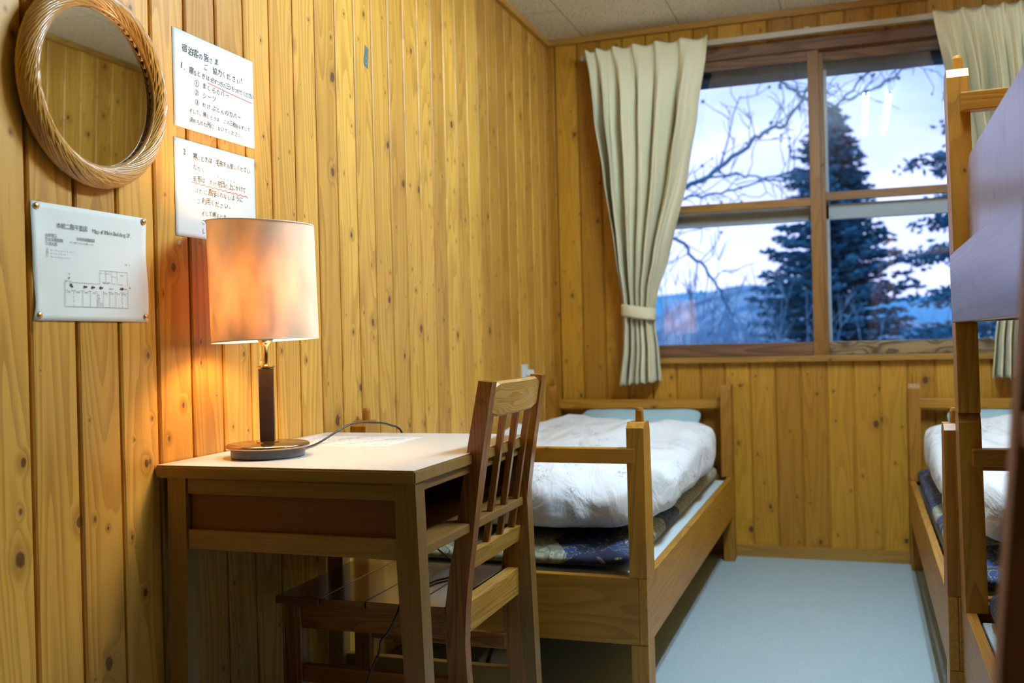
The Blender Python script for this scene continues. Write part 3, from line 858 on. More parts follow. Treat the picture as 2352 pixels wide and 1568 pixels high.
# stile outline in x,z (front edge / back edge)
def xe(z, side):
    F = [(0.0, .553), (0.15, .527), (0.258, .515), (0.349, .511), (0.423, .512), (0.517, .527), (0.558, .537), (0.728, .565), (0.911, .602)]
    Bk = [(0.0, .588), (0.15, .569), (0.262, .559), (0.343, .556), (0.409, .559), (0.474, .566), (0.543, .576), (0.712, .599), (0.906, .632)]
    T = F if side == 0 else Bk
    for a, b in zip(T, T[1:]):
        if z <= b[0]: return a[1] + (b[1] - a[1]) * (z - a[0]) / (b[0] - a[0])
    return T[-1][1]
CY0, CY1 = 1.945, 2.330
STW = 0.030
for ya, yb in ((CY0, CY0 + STW), (CY1 - STW, CY1)):
    bm = bmesh.new()
    zs = [0, 0.08, 0.15, 0.22, 0.28, 0.34, 0.38, 0.42, 0.46, 0.50, 0.55, 0.62, 0.70, 0.78, 0.86, 0.905]
    pts = [(xe(z_, 0), z_) for z_ in zs] + [(xe(z_, 1), z_ - (0.003 if z_ > .9 else 0)) for z_ in reversed(zs)]
    prism(bm, pts, 'y', ya, yb); bevel_all(bm, 0.0022, 2, 0.7)
    st = mesh_obj('back_stile', bm, CHAIR['z'], chair)
    yo = ya if ya == CY0 else yb
    sg = -1 if ya == CY0 else 1
    bm = bmesh.new()   # round peg plug
    bmesh.ops.create_cone(bm, cap_ends=True, segments=20, radius1=0.0058, radius2=0.0055, depth=0.0016, matrix=Matrix.Translation((0.604, yo + sg * 0.0006, 0.862)) @ Matrix.Rotation(math.pi / 2, 4, 'X'))
    mesh_obj('peg_plug', bm, CHAIR['x'], st)
# front legs
for ya, yb in ((CY0 + 0.008, CY0 + 0.046), (CY1 - 0.046, CY1 - 0.008)):
    B('front_leg', CHAIR['z'], chair, 0.106, 0.150, ya, yb, 0.0, 0.400)
# aprons, stretchers
for ya, yb in ((CY0 + 0.014, CY0 + 0.034), (CY1 - 0.034, CY1 - 0.014)):
    B('side_apron', CHAIR['x'], chair, 0.150, 0.520, ya, yb, 0.345, 0.402)
    B('side_stretcher', CHAIR['x'], chair, 0.150, 0.520, ya, yb, 0.223, 0.262)
B('front_apron', CHAIR['y'], chair, 0.112, 0.132, CY0 + 0.046, CY1 - 0.046, 0.345, 0.402)
B('back_apron', CHAIRL['y'], chair, 0.528, 0.558, CY0 + STW, CY1 - STW, 0.362, 0.428)
# seat planks
sx = [(0.092, 0.205), (0.2065, 0.320), (0.3215, 0.435), (0.4365, 0.512)]
seat = bpy.data.objects.new('seat', None); link(seat, chair)
for a, b in sx:
    bm = bmesh.new(); box(bm, a, b, CY0 - 0.004 if b < 0.5 else CY0 - 0.004, CY1 + 0.004, 0.4025, 0.4200, 0.0025)
    mesh_obj('seat_board', bm, SEATM, seat)
# spindles
def backx(z): return (xe(z, 0) + xe(z, 1)) / 2
for k in range(4):
    yk = CY0 + STW + 0.030 + k * (CY1 - CY0 - 2 * STW - 0.060) / 3
    bm = bmesh.new()
    prism(bm, [(backx(0.53) - 0.007, 0.525), (backx(0.53) + 0.007, 0.525), (backx(0.84) + 0.009, 0.85), (backx(0.84) - 0.005, 0.85)], 'y', yk - 0.0065, yk + 0.0065)
    bevel_all(bm, 0.003)
    mesh_obj('spindle', bm, CHAIR['z'], chair)
bm = bmesh.new()
prism(bm, [(backx(0.50) - 0.013, 0.494), (backx(0.50) + 0.013, 0.494), (backx(0.535) + 0.013, 0.533), (backx(0.535) - 0.013, 0.533)], 'y', CY0 + STW, CY1 - STW); bevel_all(bm, 0.003)
mesh_obj('lower_back_rail', bm, CHAIRL['y'], chair)
# bowed crest rail
bm = bmesh.new()
rings = []
N = 24
for i in range(N + 1):
    s = i / N; yy = CY0 + STW + s * (CY1 - CY0 - 2 * STW)
    bow = math.sin(math.pi * s)
    zb_ = 0.832 - 0.008 * min(1, bow * 2.5)
    zt_ = 0.891 + 0.010 * min(1, bow * 3)
    dx = 0.010 * bow
    x0_, x1_ = backx(zb_) - 0.013 + dx, backx(zb_) + 0.012 + dx
    x2_, x3_ = backx(zt_) + 0.010 + dx, backx(zt_) - 0.013 + dx
    rings.append([bm.verts.new(p) for p in ((x0_, yy, zb_ + 0.004), (x1_ - 0.004, yy, zb_), (x1_, yy, zb_ + 0.004), (x2_, yy, zt_ - 0.005), (x2_ - 0.005, yy, zt_), (x3_ + 0.005, yy, zt_), (x3_, yy, zt_ - 0.005))])
for a, b in zip(rings, rings[1:]):
    n = len(a)
    for k in range(n): bm.faces.new((a[k], a[(k + 1) % n], b[(k + 1) % n], b[k]))
bm.faces.new(rings[0]); bm.faces.new(rings[-1][::-1])
mesh_obj('crest_rail', bm, CHAIRL['y'], chair)

# ------------------------------------------------------------------ lamp
LX, LY, LZ = 0.159, 1.826, 0.753
lamp = thing('table_lamp', 'lit table lamp with cream drum shade, dark square column and round base', 'lamp', (LX, LY, LZ))
bm = bmesh.new(); lathe(bm, [(0, 0), (0.075, 0), (0.078, 0.002), (0.078, 0.019), (0.0, 0.019)], 64)
base = mesh_obj('base', bm, M_METAL, lamp, smooth=False)
bm = bmesh.new(); lathe(bm, [(0.076, 0.0185), (0.086, 0.0195), (0.0885, 0.0225), (0.0880, 0.026), (0.085, 0.0285), (0, 0.030)], 72)
mesh_obj('base_plate', bm, M_DISC, base, smooth=True)
bm = bmesh.new(); lathe(bm, [(0, 0.0295), (0.024, 0.0295), (0.024, 0.0330), (0.020, 0.0345), (0, 0.0345)], 32)
mesh_obj('collar', bm, M_GOLD, lamp)
bm = bmesh.new(); box(bm, -0.0152, 0.0152, -0.0152, 0.0152, 0.0345, 0.190, 0.0015)
mesh_obj('column', bm, M_COLUMN, lamp, rot=(0, 0, 0.50))
bm = bmesh.new(); lathe(bm, [(0, 0.190), (0.0180, 0.190), (0.0185, 0.1925), (0.0180, 0.1945), (0, 0.1945)], 32); 
mesh_obj('top_cap', bm, M_GOLD, lamp)
bm = bmesh.new(); lathe(bm, [(0.0065, 0.1945), (0.0048, 0.200), (0.0048, 0.235), (0.012, 0.242), (0.017, 0.25), (0.017, 0.295), (0.012, 0.30), (0, 0.30)], 24)
mesh_obj('lamp_rod', bm, M_GOLD, lamp, smooth=True)
bm = bmesh.new()
for k in range(26):
    bmesh.ops.create_icosphere(bm, subdivisions=1, radius=0.0012, matrix=Matrix.Translation((-0.0095, -0.004, 0.205 + k * 0.003)))
bmesh.ops.create_icosphere(bm, subdivisions=2, radius=0.0028, matrix=Matrix.Translation((-0.0095, -0.004, 0.2015)))
mesh_obj('pull_chain', bm, M_GOLD, lamp)
bm = bmesh.new(); lathe(bm, [(0, 0.30), (0.013, 0.30), (0.015, 0.312), (0.027, 0.338), (0.030, 0.358), (0.024, 0.379), (0.012, 0.389), (0, 0.391)], 16)
mesh_obj('bulb', bm, M_BULB, lamp, smooth=True)
# drum shade: slightly crooked
bm = bmesh.new()
SR = 0.1125; n = 96; rings = []
NR = 14
for j in range(NR + 1):
    v = j / NR; ring = []
    for k in range(n):
        th = 2 * math.pi * k / n
        cx_, cy_ = math.cos(th), math.sin(th)
        r_ = SR + 0.0008 * math.sin(3 * th)
        zb_ = 0.249 + 0.004 * cx_
        zt_ = 0.499 - 0.006 * cx_
        ring.append(bm.verts.new((r_ * cx_ - 0.006 * v, r_ * cy_, zb_ + (zt_ - zb_) * v)))
    rings.append(ring)
for a, b in zip(rings, rings[1:]):
    for k in range(n): bm.faces.new((a[k], a[(k + 1) % n], b[(k + 1) % n], b[k]))
shd = mesh_obj('lamp_shade', bm, M_SHADE, lamp, smooth=True)
for v, zc, dz in ((0, 0.249, 0.004), (1, 0.499, -0.006)):
    bm = bmesh.new()
    pts = [(SR * math.cos(2 * math.pi * k / 72) - 0.006 * v, SR * math.sin(2 * math.pi * k / 72), zc + dz * math.cos(2 * math.pi * k / 72)) for k in range(73)]
    tube(bm, pts, 0.0016, 6, caps=False)
    mesh_obj('shade_rim', bm, M_SHADE, shd, smooth=True)
bm = bmesh.new()
for k in range(3):
    th = 2 * math.pi * k / 3 + 0.5
    tube(bm, [(0.017 * math.cos(th), 0.017 * math.sin(th), 0.296), (0.08 * math.cos(th), 0.08 * math.sin(th), 0.292), ((SR) * math.cos(th), SR * math.sin(th), 0.290)], 0.0014, 6)
mesh_obj('shade_carrier', bm, M_GOLD, shd)
cordpts = [(LX + 0.030, LY + 0.072, 0.7585), (0.150, 2.05, 0.757), (0.166, 2.12, 0.780), (0.182, 2.17, 0.7935), (0.205, 2.23, 0.7900), (0.215, 2.30, 0.778), (0.222, 2.362, 0.745), (0.232, 2.385, 0.60), (0.29, 2.37, 0.47), (0.38, 2.32, 0.4245), (0.424, 2.20, 0.4238), (0.404, 2.14, 0.4238), (0.395, 2.05, 0.4238), (0.402, 1.965, 0.4238), (0.408, 1.926, 0.408), (0.392, 1.918, 0.37), (0.371, 1.916, 0.345), (0.366, 1.916, 0.32), (0.345, 1.914, 0.275), (0.320, 1.905, 0.20), (0.27, 1.89, 0.06), (0.22, 1.90, 0.004), (0.16, 2.0, 0.004)]
bm = bmesh.new(); tube(bm, crspline(cordpts, 8), 0.0026, 8)
cd = mesh_obj('cord', bm, M_CORD, lamp, smooth=True); cd.location = (-LX, -LY, -LZ)

# ------------------------------------------------------------------ mirror
MY, MZ, MR = 1.4975, 1.483, 0.1475
mir = thing('wall_mirror', 'round mirror in a twisted rattan frame high on the plank wall', 'mirror', (0.010, MY, MZ))
mir.rotation_euler = (0, math.radians(1.6), 0)
bm = bmesh.new()
vsr = [bm.verts.new((0.012, (MR + 0.004) * math.cos(2 * math.pi * k / 96), (MR + 0.004) * math.sin(2 * math.pi * k / 96))) for k in range(96)]
bm.faces.new(vsr)
ex = bmesh.ops.extrude_face_region(bm, geom=list(bm.faces))
for v in ex['geom']:
    if isinstance(v, bmesh.types.BMVert): v.co.x = 0.007
mesh_obj('mirror_glass', bm, M_MIRROR, mir)
bm = bmesh.new()
NS = 62
for s in range(NS):
    th0 = 2 * math.pi * s / NS
    pts = []
    r2 = random.Random(s)
    ofs = r2.uniform(-0.012, 0.012)
    for k in range(21):
        q = k / 20                      # outer (0) -> inner (1), advancing clockwise
        ph = math.pi * (0.02 + 0.90 * q)
        rr_ = 0.1665 + 0.0190 * math.cos(ph)
        xx = 0.006 + 0.024 * math.sin(ph) + 0.0015 * r2.uniform(-1, 1)
        th = th0 + ofs - 1.45 * q
        pts.append((xx, rr_ * math.cos(th), rr_ * math.sin(th)))
    tube(bm, pts, 0.0031, 7)
fr_ = mesh_obj('rattan_frame', bm, M_RATTAN, mir, smooth=True)
bm = bmesh.new()
tube(bm, [(0.018, (MR + 0.0035) * math.cos(2 * math.pi * k / 96), (MR + 0.0035) * math.sin(2 * math.pi * k / 96)) for k in range(97)], 0.0052, 10, caps=False)
tube(bm, [(0.010, 0.181 * math.cos(2 * math.pi * k / 96), 0.181 * math.sin(2 * math.pi * k / 96)) for k in range(97)], 0.0075, 10, caps=False)
mesh_obj('rattan_ring', bm, M_RATTAN, mir, smooth=True)

# ------------------------------------------------------------------ writing
def text_polys(chars):
    """chars: list of (string, x, z, size, rot, shear, thin) -> bmesh in x/z plane flat at y=0"""
    bm = bmesh.new()
    cache = {}
    for (s, x, z, size, rot, shear, thin) in chars:
        key = (s, thin)
        if key not in cache:
            cu = bpy.data.curves.new('txt', 'FONT'); cu.body = s; cu.size = 1.0; cu.resolution_u = 2
            cu.fill_mode = 'BOTH'; cu.offset = thin
            ob = bpy.data.objects.new('txt', cu); COL.objects.link(ob)
            dg = bpy.context.evaluated_depsgraph_get()
            me = bpy.data.meshes.new_from_object(ob.evaluated_get(dg))
            bpy.data.objects.remove(ob); bpy.data.curves.remove(cu)
            cache[key] = ([v.co.copy() for v in me.vertices], [tuple(p.vertices) for p in me.polygons])
            bpy.data.meshes.remove(me)
        vs_, fs = cache[key]
        c, sn = math.cos(rot), math.sin(rot)
        new = []
        for v in vs_:
            a, b = (v.x + shear * v.y) * size, v.y * size
            new.append(bm.verts.new((x + a * c - b * sn, 0, z + a * sn + b * c)))
        for f in fs:
            try: bm.faces.new([new[i] for i in f])
            except ValueError: pass
    return bm
def hand(line, x, z, size, r, adv=None, jit=0.08, slope=0.0):
    out = []; cx = x
    for ch in line:
        w = size * (1.0 if ord(ch) > 255 else 0.6)
        if adv: w = adv
        if ch not in ' 　':
            sz = size * (1 + r.uniform(-0.12, 0.10)) * (0.84 if 0x3040 <= ord(ch) <= 0x30ff else 1.0)
            out.append((ch, cx, z + slope * (cx - x) + r.uniform(-jit, jit) * size, sz, r.uniform(-0.10, 0.10), r.uniform(0.0, 0.15), 0.0))
        cx += w * (1 + r.uniform(-0.08, 0.08))
    return out
def line_strip(bm, pts, w):
    vs2 = []
    for i, p in enumerate(pts):
        a = Vector(pts[max(i - 1, 0)]); b = Vector(pts[min(i + 1, len(pts) - 1)])
        d = (b - a).normalized(); nrm = Vector((-d[1], d[0]))
        q = Vector(p)
        vs2.append((bm.verts.new((q[0] + nrm[0] * w / 2, 0, q[1] + nrm[1] * w / 2)), bm.verts.new((q[0] - nrm[0] * w / 2, 0, q[1] - nrm[1] * w / 2))))
    for a, b in zip(vs2, vs2[1:]): bm.faces.new((a[0], b[0], b[1], a[1]))
WALLROT = Matrix.Rotation(math.pi / 2, 4, 'Z')    # paper plane x -> +y, normal -y -> +x
def paper_mesh(w, h, curl=0.0, thick=0.0003, bulge=None):
    bm = bmesh.new(); nx, nz_ = 24, 20
    g = [[None] * (nx + 1) for _ in range(nz_ + 1)]
    for j in range(nz_ + 1):
        for i in range(nx + 1):
            x, z = w * i / nx, h * j / nz_
            yv, xo, zo = (bulge(x, z) if bulge else (0, 0, 0))
            g[j][i] = bm.verts.new((x + xo, -0.0012 - yv, z + zo))
    for j in range(nz_):
        for i in range(nx): bm.faces.new((g[j][i], g[j][i + 1], g[j + 1][i + 1], g[j + 1][i]))
    return bm
def paper(name, label, cat, w, h, y, z, mat, bulge=None, group=None, tilt=0.0):
    root = thing(name, label, cat, (0.0, y, z), 0, group)
    root.rotation_euler = (tilt, 0, math.pi / 2)
    o = mesh_obj('sheet', paper_mesh(w, h, bulge=bulge), mat, root, smooth=True)
    md = o.modifiers.new('thick', 'SOLIDIFY'); md.thickness = 0.0003
    return root, o
def lift(bm, bulge, d=0.0020):
    for v in bm.verts:
        yv, xo, zo = (bulge(v.co.x, v.co.z) if bulge else (0, 0, 0))
        v.co.y = -d - yv
    return bm
A4W, A4H = 0.297, 0.210
r = random.Random(5)
n1, s1 = paper('paper_notice', 'upper handwritten Japanese notice with one red underline on the wall', 'notice', A4W, A4H, 1.745, 1.4635, M_PAPER, group='handwritten notices')
ch = []
ch += hand('宿泊客の皆さま', 0.030, 0.166, 0.0185, r)
ch += hand('ご 協力ください!', 0.105, 0.145, 0.0185, r)
ch += hand('1.', 0.022, 0.127, 0.020, r)
ch += hand('寝るときは', 0.052, 0.124, 0.0165, r, adv=0.0145)
ch += hand('必ずつぎの三つをつけてください', 0.128, 0.122, 0.0150, r, adv=0.0110, slope=-0.02)
ch += hand('① まくらカバー', 0.070, 0.101, 0.0175, r)
ch += hand('② シーツ', 0.070, 0.080, 0.0175, r)
ch += hand('③ かけぶとんのカバー', 0.070, 0.059, 0.0165, r)
ch += hand('そして、帰るときは この三枚をはずして', 0.050, 0.038, 0.0130, r, adv=0.0121)
ch += hand('決められた所に おいてください。', 0.050, 0.018, 0.0138, r, adv=0.0128)
mesh_obj('handwriting', lift(text_polys(ch), None), M_INK, n1)
bm = bmesh.new(); line_strip(bm, [(0.118, 0.1175), (0.20, 0.112), (0.288, 0.1085)], 0.0011)
mesh_obj('red_underline', lift(bm, None), M_INKR, n1)
n2, s2 = paper('paper_notice', 'lower handwritten Japanese notice with wavy red line, half hidden by the lamp', 'notice', A4W, A4H, 1.7415, 1.229, M_PAPER, group='handwritten notices')
ch = []
ch += hand('2.', 0.030, 0.178, 0.0185, r)
ch += hand('寒いときは 毛布をお使いください', 0.062, 0.173, 0.0160, r, adv=0.0138)
ch += hand('ただし', 0.062, 0.150, 0.0155, r)
ch += hand('毛布は かけ布団の上にかけて', 0.060, 0.124, 0.0165, r, adv=0.0145)
ch += hand('はだに直接ふれないように', 0.066, 0.100, 0.0165, r, adv=0.0152)
ch += hand('ご利用ください。', 0.072, 0.078, 0.0165, r)
ch += hand('そして帰るとき', 0.088, 0.053, 0.0140, r, adv=0.0130)
ch += hand('この毛布をたたんで', 0.088, 0.033, 0.0140, r, adv=0.0130)
ch += hand('しておいてください。', 0.088, 0.013, 0.0140, r, adv=0.0130)
mesh_obj('handwriting', lift(text_polys(ch), None), M_INK, n2)
bm = bmesh.new()
line_strip(bm, [(0.056 + 0.21 * k / 90, 0.1205 - 0.006 * k / 90 + 0.0013 * math.sin(k * 0.75)) for k in range(91)], 0.0013)
line_strip(bm, [(0.112, 0.0305), (0.16, 0.029), (0.20, 0.030)], 0.0012)
for k in range(6):
    cx_ = 0.150 + 0.0125 * k; cz_ = 0.1455 - 0.0006 * k
    bm.faces.new([bm.verts.new((cx_ + 0.0013 * math.cos(a * math.pi / 3), 0, cz_ + 0.0016 * math.sin(a * math.pi / 3))) for a in range(6)])
mesh_obj('red_underline', lift(bm, None), M_INKR, n2)
# printed floor map
def bulge(x, z):
    u, v = x / A4W, z / A4H
    e = max(0.0, 1 - u / 0.12) * 0.006 * (0.5 + 0.5 * math.cos(v * 9))
    b = 0.0035 * math.sin(math.pi * u) * (0.6 + 0.4 * math.sin(5 * v)) * (1 - v * 0.5)
    xo = 0.004 * math.sin(v * 6.5) * max(0, 1 - u / 0.10) + 0.0025 * math.sin(v * 7) * max(0, (u - 0.9) / 0.1)
    pin = max(0.0, 1 - math.hypot((u if u < .5 else 1 - u) / .12, (v if v < .5 else 1 - v) / .15))
    return ((b + e) * (1 - pin), xo, 0.002 * math.sin(v * 3) * 0)
mp, ms = paper('paper_map', 'printed floor map sheet pinned to the wall below the round mirror', 'map', A4W, A4H, 1.351, 1.0445, M_PAPER2, bulge=bulge)
# drawing is placed with the true proportions of the sheet
def typ(s, x, z, size, adv=1.0, thin=0.0):
    out = []; cx = x
    for c_ in s:
        if c_ not in ' 　': out.append((c_, cx, z, size, 0, 0, thin))
        if ord(c_) > 255: w = 1.0
        elif c_ in 'il.,I ': w = 0.33
        elif c_ in 'mMW': w = 0.84
        elif c_ in 'ft': w = 0.36
        elif c_ in 'BF2': w = 0.60
        else: w = 0.56
        cx += size * w * adv
    return out
ch = typ('本館二階平面図', 0.057, 0.1680, 0.0112, 0.97) + typ('Map of Main Building 2F.', 0.145, 0.1665, 0.0112, 0.80)
ch2 = typ('非常時避難経路', 0.104, 0.1490, 0.0072, 0.92)
ch2 += typ('必ずご確認下さるようお願いします。', 0.086, 0.1425, 0.0038, 1.0)
ch2 += typ('△非常口', 0.029, 0.1500, 0.0074, 0.95) + typ('◎火災報知機', 0.029, 0.1425, 0.0074, 0.95) + typ('○消火器', 0.029, 0.1350, 0.0074, 0.95)
ch2 += typ('△', 0.031, 0.1255, 0.0060) + typ('◎', 0.031, 0.1195, 0.0060) + typ('○', 0.031, 0.1135, 0.0060)
ch2 += typ('An emergency exit', 0.041, 0.1250, 0.0042, 1.5) + typ('A fire alarm', 0.041, 0.1190, 0.0042, 1.5) + typ('An extinguisher', 0.041, 0.1130, 0.0042, 1.5)
ch2 += typ('玄関', 0.229, 0.110, 0.0036) + typ('↑', 0.240, 0.110, 0.0050)
ch2 += typ('非常口 Exit', 0.071, 0.0715, 0.0036, 0.95) + typ('↑', 0.080, 0.0835, 0.0060)
for k, s in enumerate(('1号室', '2号室', '3号室', '4号室')): ch2 += typ(s, 0.0745 + k * 0.0205 + (0.002 if k else 0), 0.0515, 0.0038)
for k, s in enumerate(('5号室', '6号室', '7号室', '8号室')): ch2 += typ(s, 0.168 + k * 0.0172, 0.0515, 0.0038)
ch2 += typ('女トイレ', 0.160, 0.0895, 0.0036, 0.9) + typ('男トイレ', 0.1765, 0.0895, 0.0036, 0.9) + typ('押し入れ', 0.1925, 0.0845, 0.0032, 0.85) + typ('9号室', 0.2145, 0.0880, 0.0036)
ch2 += typ('洗面所', 0.165, 0.0725, 0.0032) + typ('洗面所', 0.1775, 0.0725, 0.0032) + typ('現在地', 0.1835, 0.0610, 0.0036) + typ('非常口', 0.2245, 0.0620, 0.0034)
ch2 += typ('階', 0.1535, 0.0480, 0.0036) + typ('段', 0.1535, 0.0430, 0.0036)
mesh_obj('printed_title', lift(text_polys(ch), bulge, 0.0026), M_INKG, mp)
mesh_obj('printed_labels', lift(text_polys(ch2), bulge, 0.0026), M_INKG, mp)
bm = bmesh.new()
def seg(*p, w=0.00055):
    out = [p[0]]
    for a, b in zip(p, p[1:]):
        for k in range(1, 7): out.append((a[0] + (b[0] - a[0]) * k / 6, a[1] + (b[1] - a[1]) * k / 6))
    line_strip(bm, out, w)
L0, R0, Bt, Md, Up = 0.0720, 0.2360, 0.0265, 0.0560, 0.0705
seg((L0, Bt), (R0, Bt)); seg((L0, Bt), (L0, Up)); seg((L0, Up), (0.0765, Up)); seg((0.085, Up), (0.1590, Up)); seg((R0, Bt), (R0, 0.063)); seg((R0, 0.0690), (R0, 0.0965))
seg((0.1590, Up), (0.1590, 0.0965), (R0, 0.0965))
for xx in (0.1755, 0.1915, 0.2060): seg((xx, 0.0735 - 0.001), (xx, 0.0965))
seg((0.168, 0.0725), (0.183, 0.0725)); seg((0.190, 0.0725), (0.200, 0.0725)); seg((0.206, 0.0720), (0.222, 0.0720))
for xx in (0.1145, 0.1335, 0.1510, 0.1665, 0.1845, 0.2010): seg((xx, Bt), (xx, Md))
for xx in (0.0925, 0.2195):
    for k in range(4): seg((xx, Bt + k * 0.0075), (xx, Bt + k * 0.0075 + 0.0045))
for a, b in ((L0, 0.078), (0.086, 0.098), (0.107, 0.119), (0.128, 0.137), (0.146, 0.151), (0.1665, 0.172), (0.181, 0.190), (0.198, 0.206), (0.214, 0.224), (0.231, R0)): seg((a, Md), (b, Md))
for k in range(6): seg((0.1512, 0.0300 + k * 0.0025), (0.1585, 0.0300 + k * 0.0025))
for k in range(3): seg((0.1585, 0.0290 + k * 0.0025), (0.1663, 0.0290 + k * 0.0025))
mesh_obj('floor_plan_drawing', lift(bm, bulge, 0.0026), M_INKG, mp)
def arrow(x, z, a, s=0.0048):
    bm = bmesh.new()
    pts = [(1, 0), (0.1, 0.8), (0.1, 0.32), (-1, 0.32), (-1, -0.32), (0.1, -0.32), (0.1, -0.8)]
    c, sn = math.cos(a), math.sin(a)
    bm.faces.new([bm.verts.new((x + s * (p * c - q * sn), 0, z + s * (p * sn + q * c))) for p, q in pts])
    mesh_obj('escape_arrow', lift(bm, bulge, 0.0026), M_INK, mp)
arrow(0.0875, 0.0650, math.radians(140)); arrow(0.121, 0.0635, math.pi); arrow(0.1410, 0.0635, math.pi); arrow(0.1620, 0.0635, math.pi); arrow(0.2195, 0.0640, 0)
for (x_, z_) in ((0.0825, 0.0785), (0.2420, 0.0665)):
    bm = bmesh.new()
    bm.faces.new([bm.verts.new((x_ + 0.0026 * math.cos(a), 0, z_ + 0.0026 * math.sin(a))) for a in (math.pi / 2, math.pi * 7 / 6, math.pi * 11 / 6)])
    mesh_obj('exit_mark', lift(bm, bulge, 0.0026), M_INKR, mp)
for i, (py, pz, nm) in enumerate(((0.012, 0.202, 'top left'), (0.288, 0.2025, 'top right'), (0.013, 0.0095, 'bottom left'), (0.2885, 0.0100, 'bottom right'))):
    bm = bmesh.new()
    lathe(bm, [(0, 0.0), (0.0062, 0.0), (0.0066, 0.0008), (0.0058, 0.0022), (0.0036, 0.0035), (0.0, 0.0040)], 24)
    o = mesh_obj('thumbtack', bm, M_BRASS, None, smooth=True, loc=(0.0022, 1.351 + py, 1.0445 + pz), rot=(0, math.pi / 2, 0))
    tag(o, 'brass thumbtack in the %s corner of the floor map' % nm, 'thumbtack', 'thumbtacks holding the floor map')
# tape scraps
bm = bmesh.new()
pts = [(-0.010, 0.034), (0.012, 0.027), (0.008, 0.006), (0.006, -0.012), (0.005, -0.034), (-0.018, -0.027), (-0.019, -0.006), (-0.012, 0.012)]
prism(bm, pts, 'x', 0.0, 0.0006)
tp = mesh_obj('tape_scrap', bm, M_TAPE, None, loc=(0.0004, 2.640, 1.842)); tag(tp, 'small grey strip of tape stuck high on the plank wall', 'tape')
bm = bmesh.new()
for zz in (-0.005, -0.021):
    bmesh.ops.create_icosphere(bm, subdivisions=1, radius=0.0016, matrix=Matrix.Translation((0.0006, -0.006, zz)))
mesh_obj('staple_dots', bm, M_OUTLET, tp)
bm = bmesh.new(); prism(bm, [(-0.006, -0.004), (0.003, -0.006), (0.007, 0.003), (-0.002, 0.006)], 'x', 0, 0.0008)
tag(mesh_obj('tape_scrap', bm, M_CLEAR, None, loc=(0.0004, 1.752, 1.215)), 'tiny scrap of clear tape below the lower notice', 'tape')
# sheet on the desk
dp = thing('desk_notice', 'handwritten sheet under clear film on the far end of the desk top', 'paper', (0.030, 2.035, 0.7529), 0.0)
bm = bmesh.new(); box(bm, 0, 0.300, 0, 0.212, 0, 0.0003)
mesh_obj('sheet', bm, M_PAPER, dp)
ch = []
for k in range(8): ch += hand(('机の上をきれいに使ってください。ご協力ください。' * 2)[k:k + 19], 0.016, 0.180 - k * 0.023, 0.0145, r, adv=0.0142)
bm = text_polys(ch)
for v in bm.verts: v.co = Vector((v.co.x, v.co.z, 0.0005))
mesh_obj('handwriting', bm, M_INKG, dp)
bm = bmesh.new(); box(bm, -0.004, 0.304, -0.004, 0.0, 0, 0.0006); box(bm, 0.300, 0.304, 0.0, 0.212, 0, 0.0006)
mesh_obj('film_edge', bm, M_OUTLET, dp)

# outlet with plug
ou = thing('wall_outlet', 'white wall outlet with a plug on the left wall behind the chair', 'outlet', (0, 4.045, 0.862))
B('cover_plate', M_OUTLET, ou, 0, 0.007, -0.035, 0.035, -0.040, 0.020, bev=0.002)
B('plug', M_OUTLET, ou, 0.007, 0.036, 0.004, 0.034, -0.030, -0.004, bev=0.004)
bm = bmesh.new(); tube(bm, crspline([(0.034, 0.02, -0.018), (0.05, 0.02, -0.035), (0.05, 0.02, -0.10), (0.03, 0.02, -0.25)], 6), 0.003, 8)
mesh_obj('plug_cord', bm, M_OUTLET, ou, smooth=True)

# under the left bed
bag = thing('white_bag', 'crumpled white bag with black strap on the floor under the left bed', 'bag', (0.330, 2.80, 0.0))
bm = bmesh.new()
def fb(p, q):
    p = p.copy(); p.z = max(0.0, p.z); p += Vector((0.01 * nz(p, 22, 1), 0.01 * nz(p, 22, 5), 0.012 * nz(p, 18, 9) if p.z > 0.01 else 0)); p.z = max(0.0005, p.z); return p
soft_box(bm, -0.07, 0.07, -0.05, 0.05, 0.0, 0.055, 0.7, 0.5, 40, 18, fb)
mesh_obj('bag_body', bm, M_OUTLET, bag, smooth=True)
bm = bmesh.new(); tube(bm, crspline([(-0.035, -0.058, 0.004), (-0.030, -0.050, 0.04), (-0.02, -0.02, 0.075), (-0.01, 0.02, 0.06)], 6), 0.006, 8)
mesh_obj('strap', bm, M_BLACK, bag, smooth=True)

# ------------------------------------------------------------------ ceiling light
cl_ = thing('ceiling_light', 'twin-tube fluorescent ceiling light above the aisle, mirrored in the window', 'ceiling light', (1.51, 2.54, H))
bm = bmesh.new(); prism(bm, [(-0.055, 0.0), (-0.03, -0.035), (0.03, -0.035), (0.055, 0.0)], 'y', -0.66, 0.66)
mesh_obj('housing', bm, M_FIXT, cl_)
for sx_ in (-1, 1):
    bm = bmesh.new(); tube(bm, [(sx_ * 0.062, -0.60, -0.062), (sx_ * 0.062, 0.60, -0.062)], 0.014, 12)
    mesh_obj('fluorescent_tube', bm, M_TUBE, cl_, smooth=True)
    for e in (-1, 1):
        ee = sorted((e * 0.60, e * 0.63))
        B('tube_holder', M_FIXT, cl_, sx_ * 0.062 - 0.012, sx_ * 0.062 + 0.012, ee[0], ee[1], -0.082, -0.0, bev=0.003)

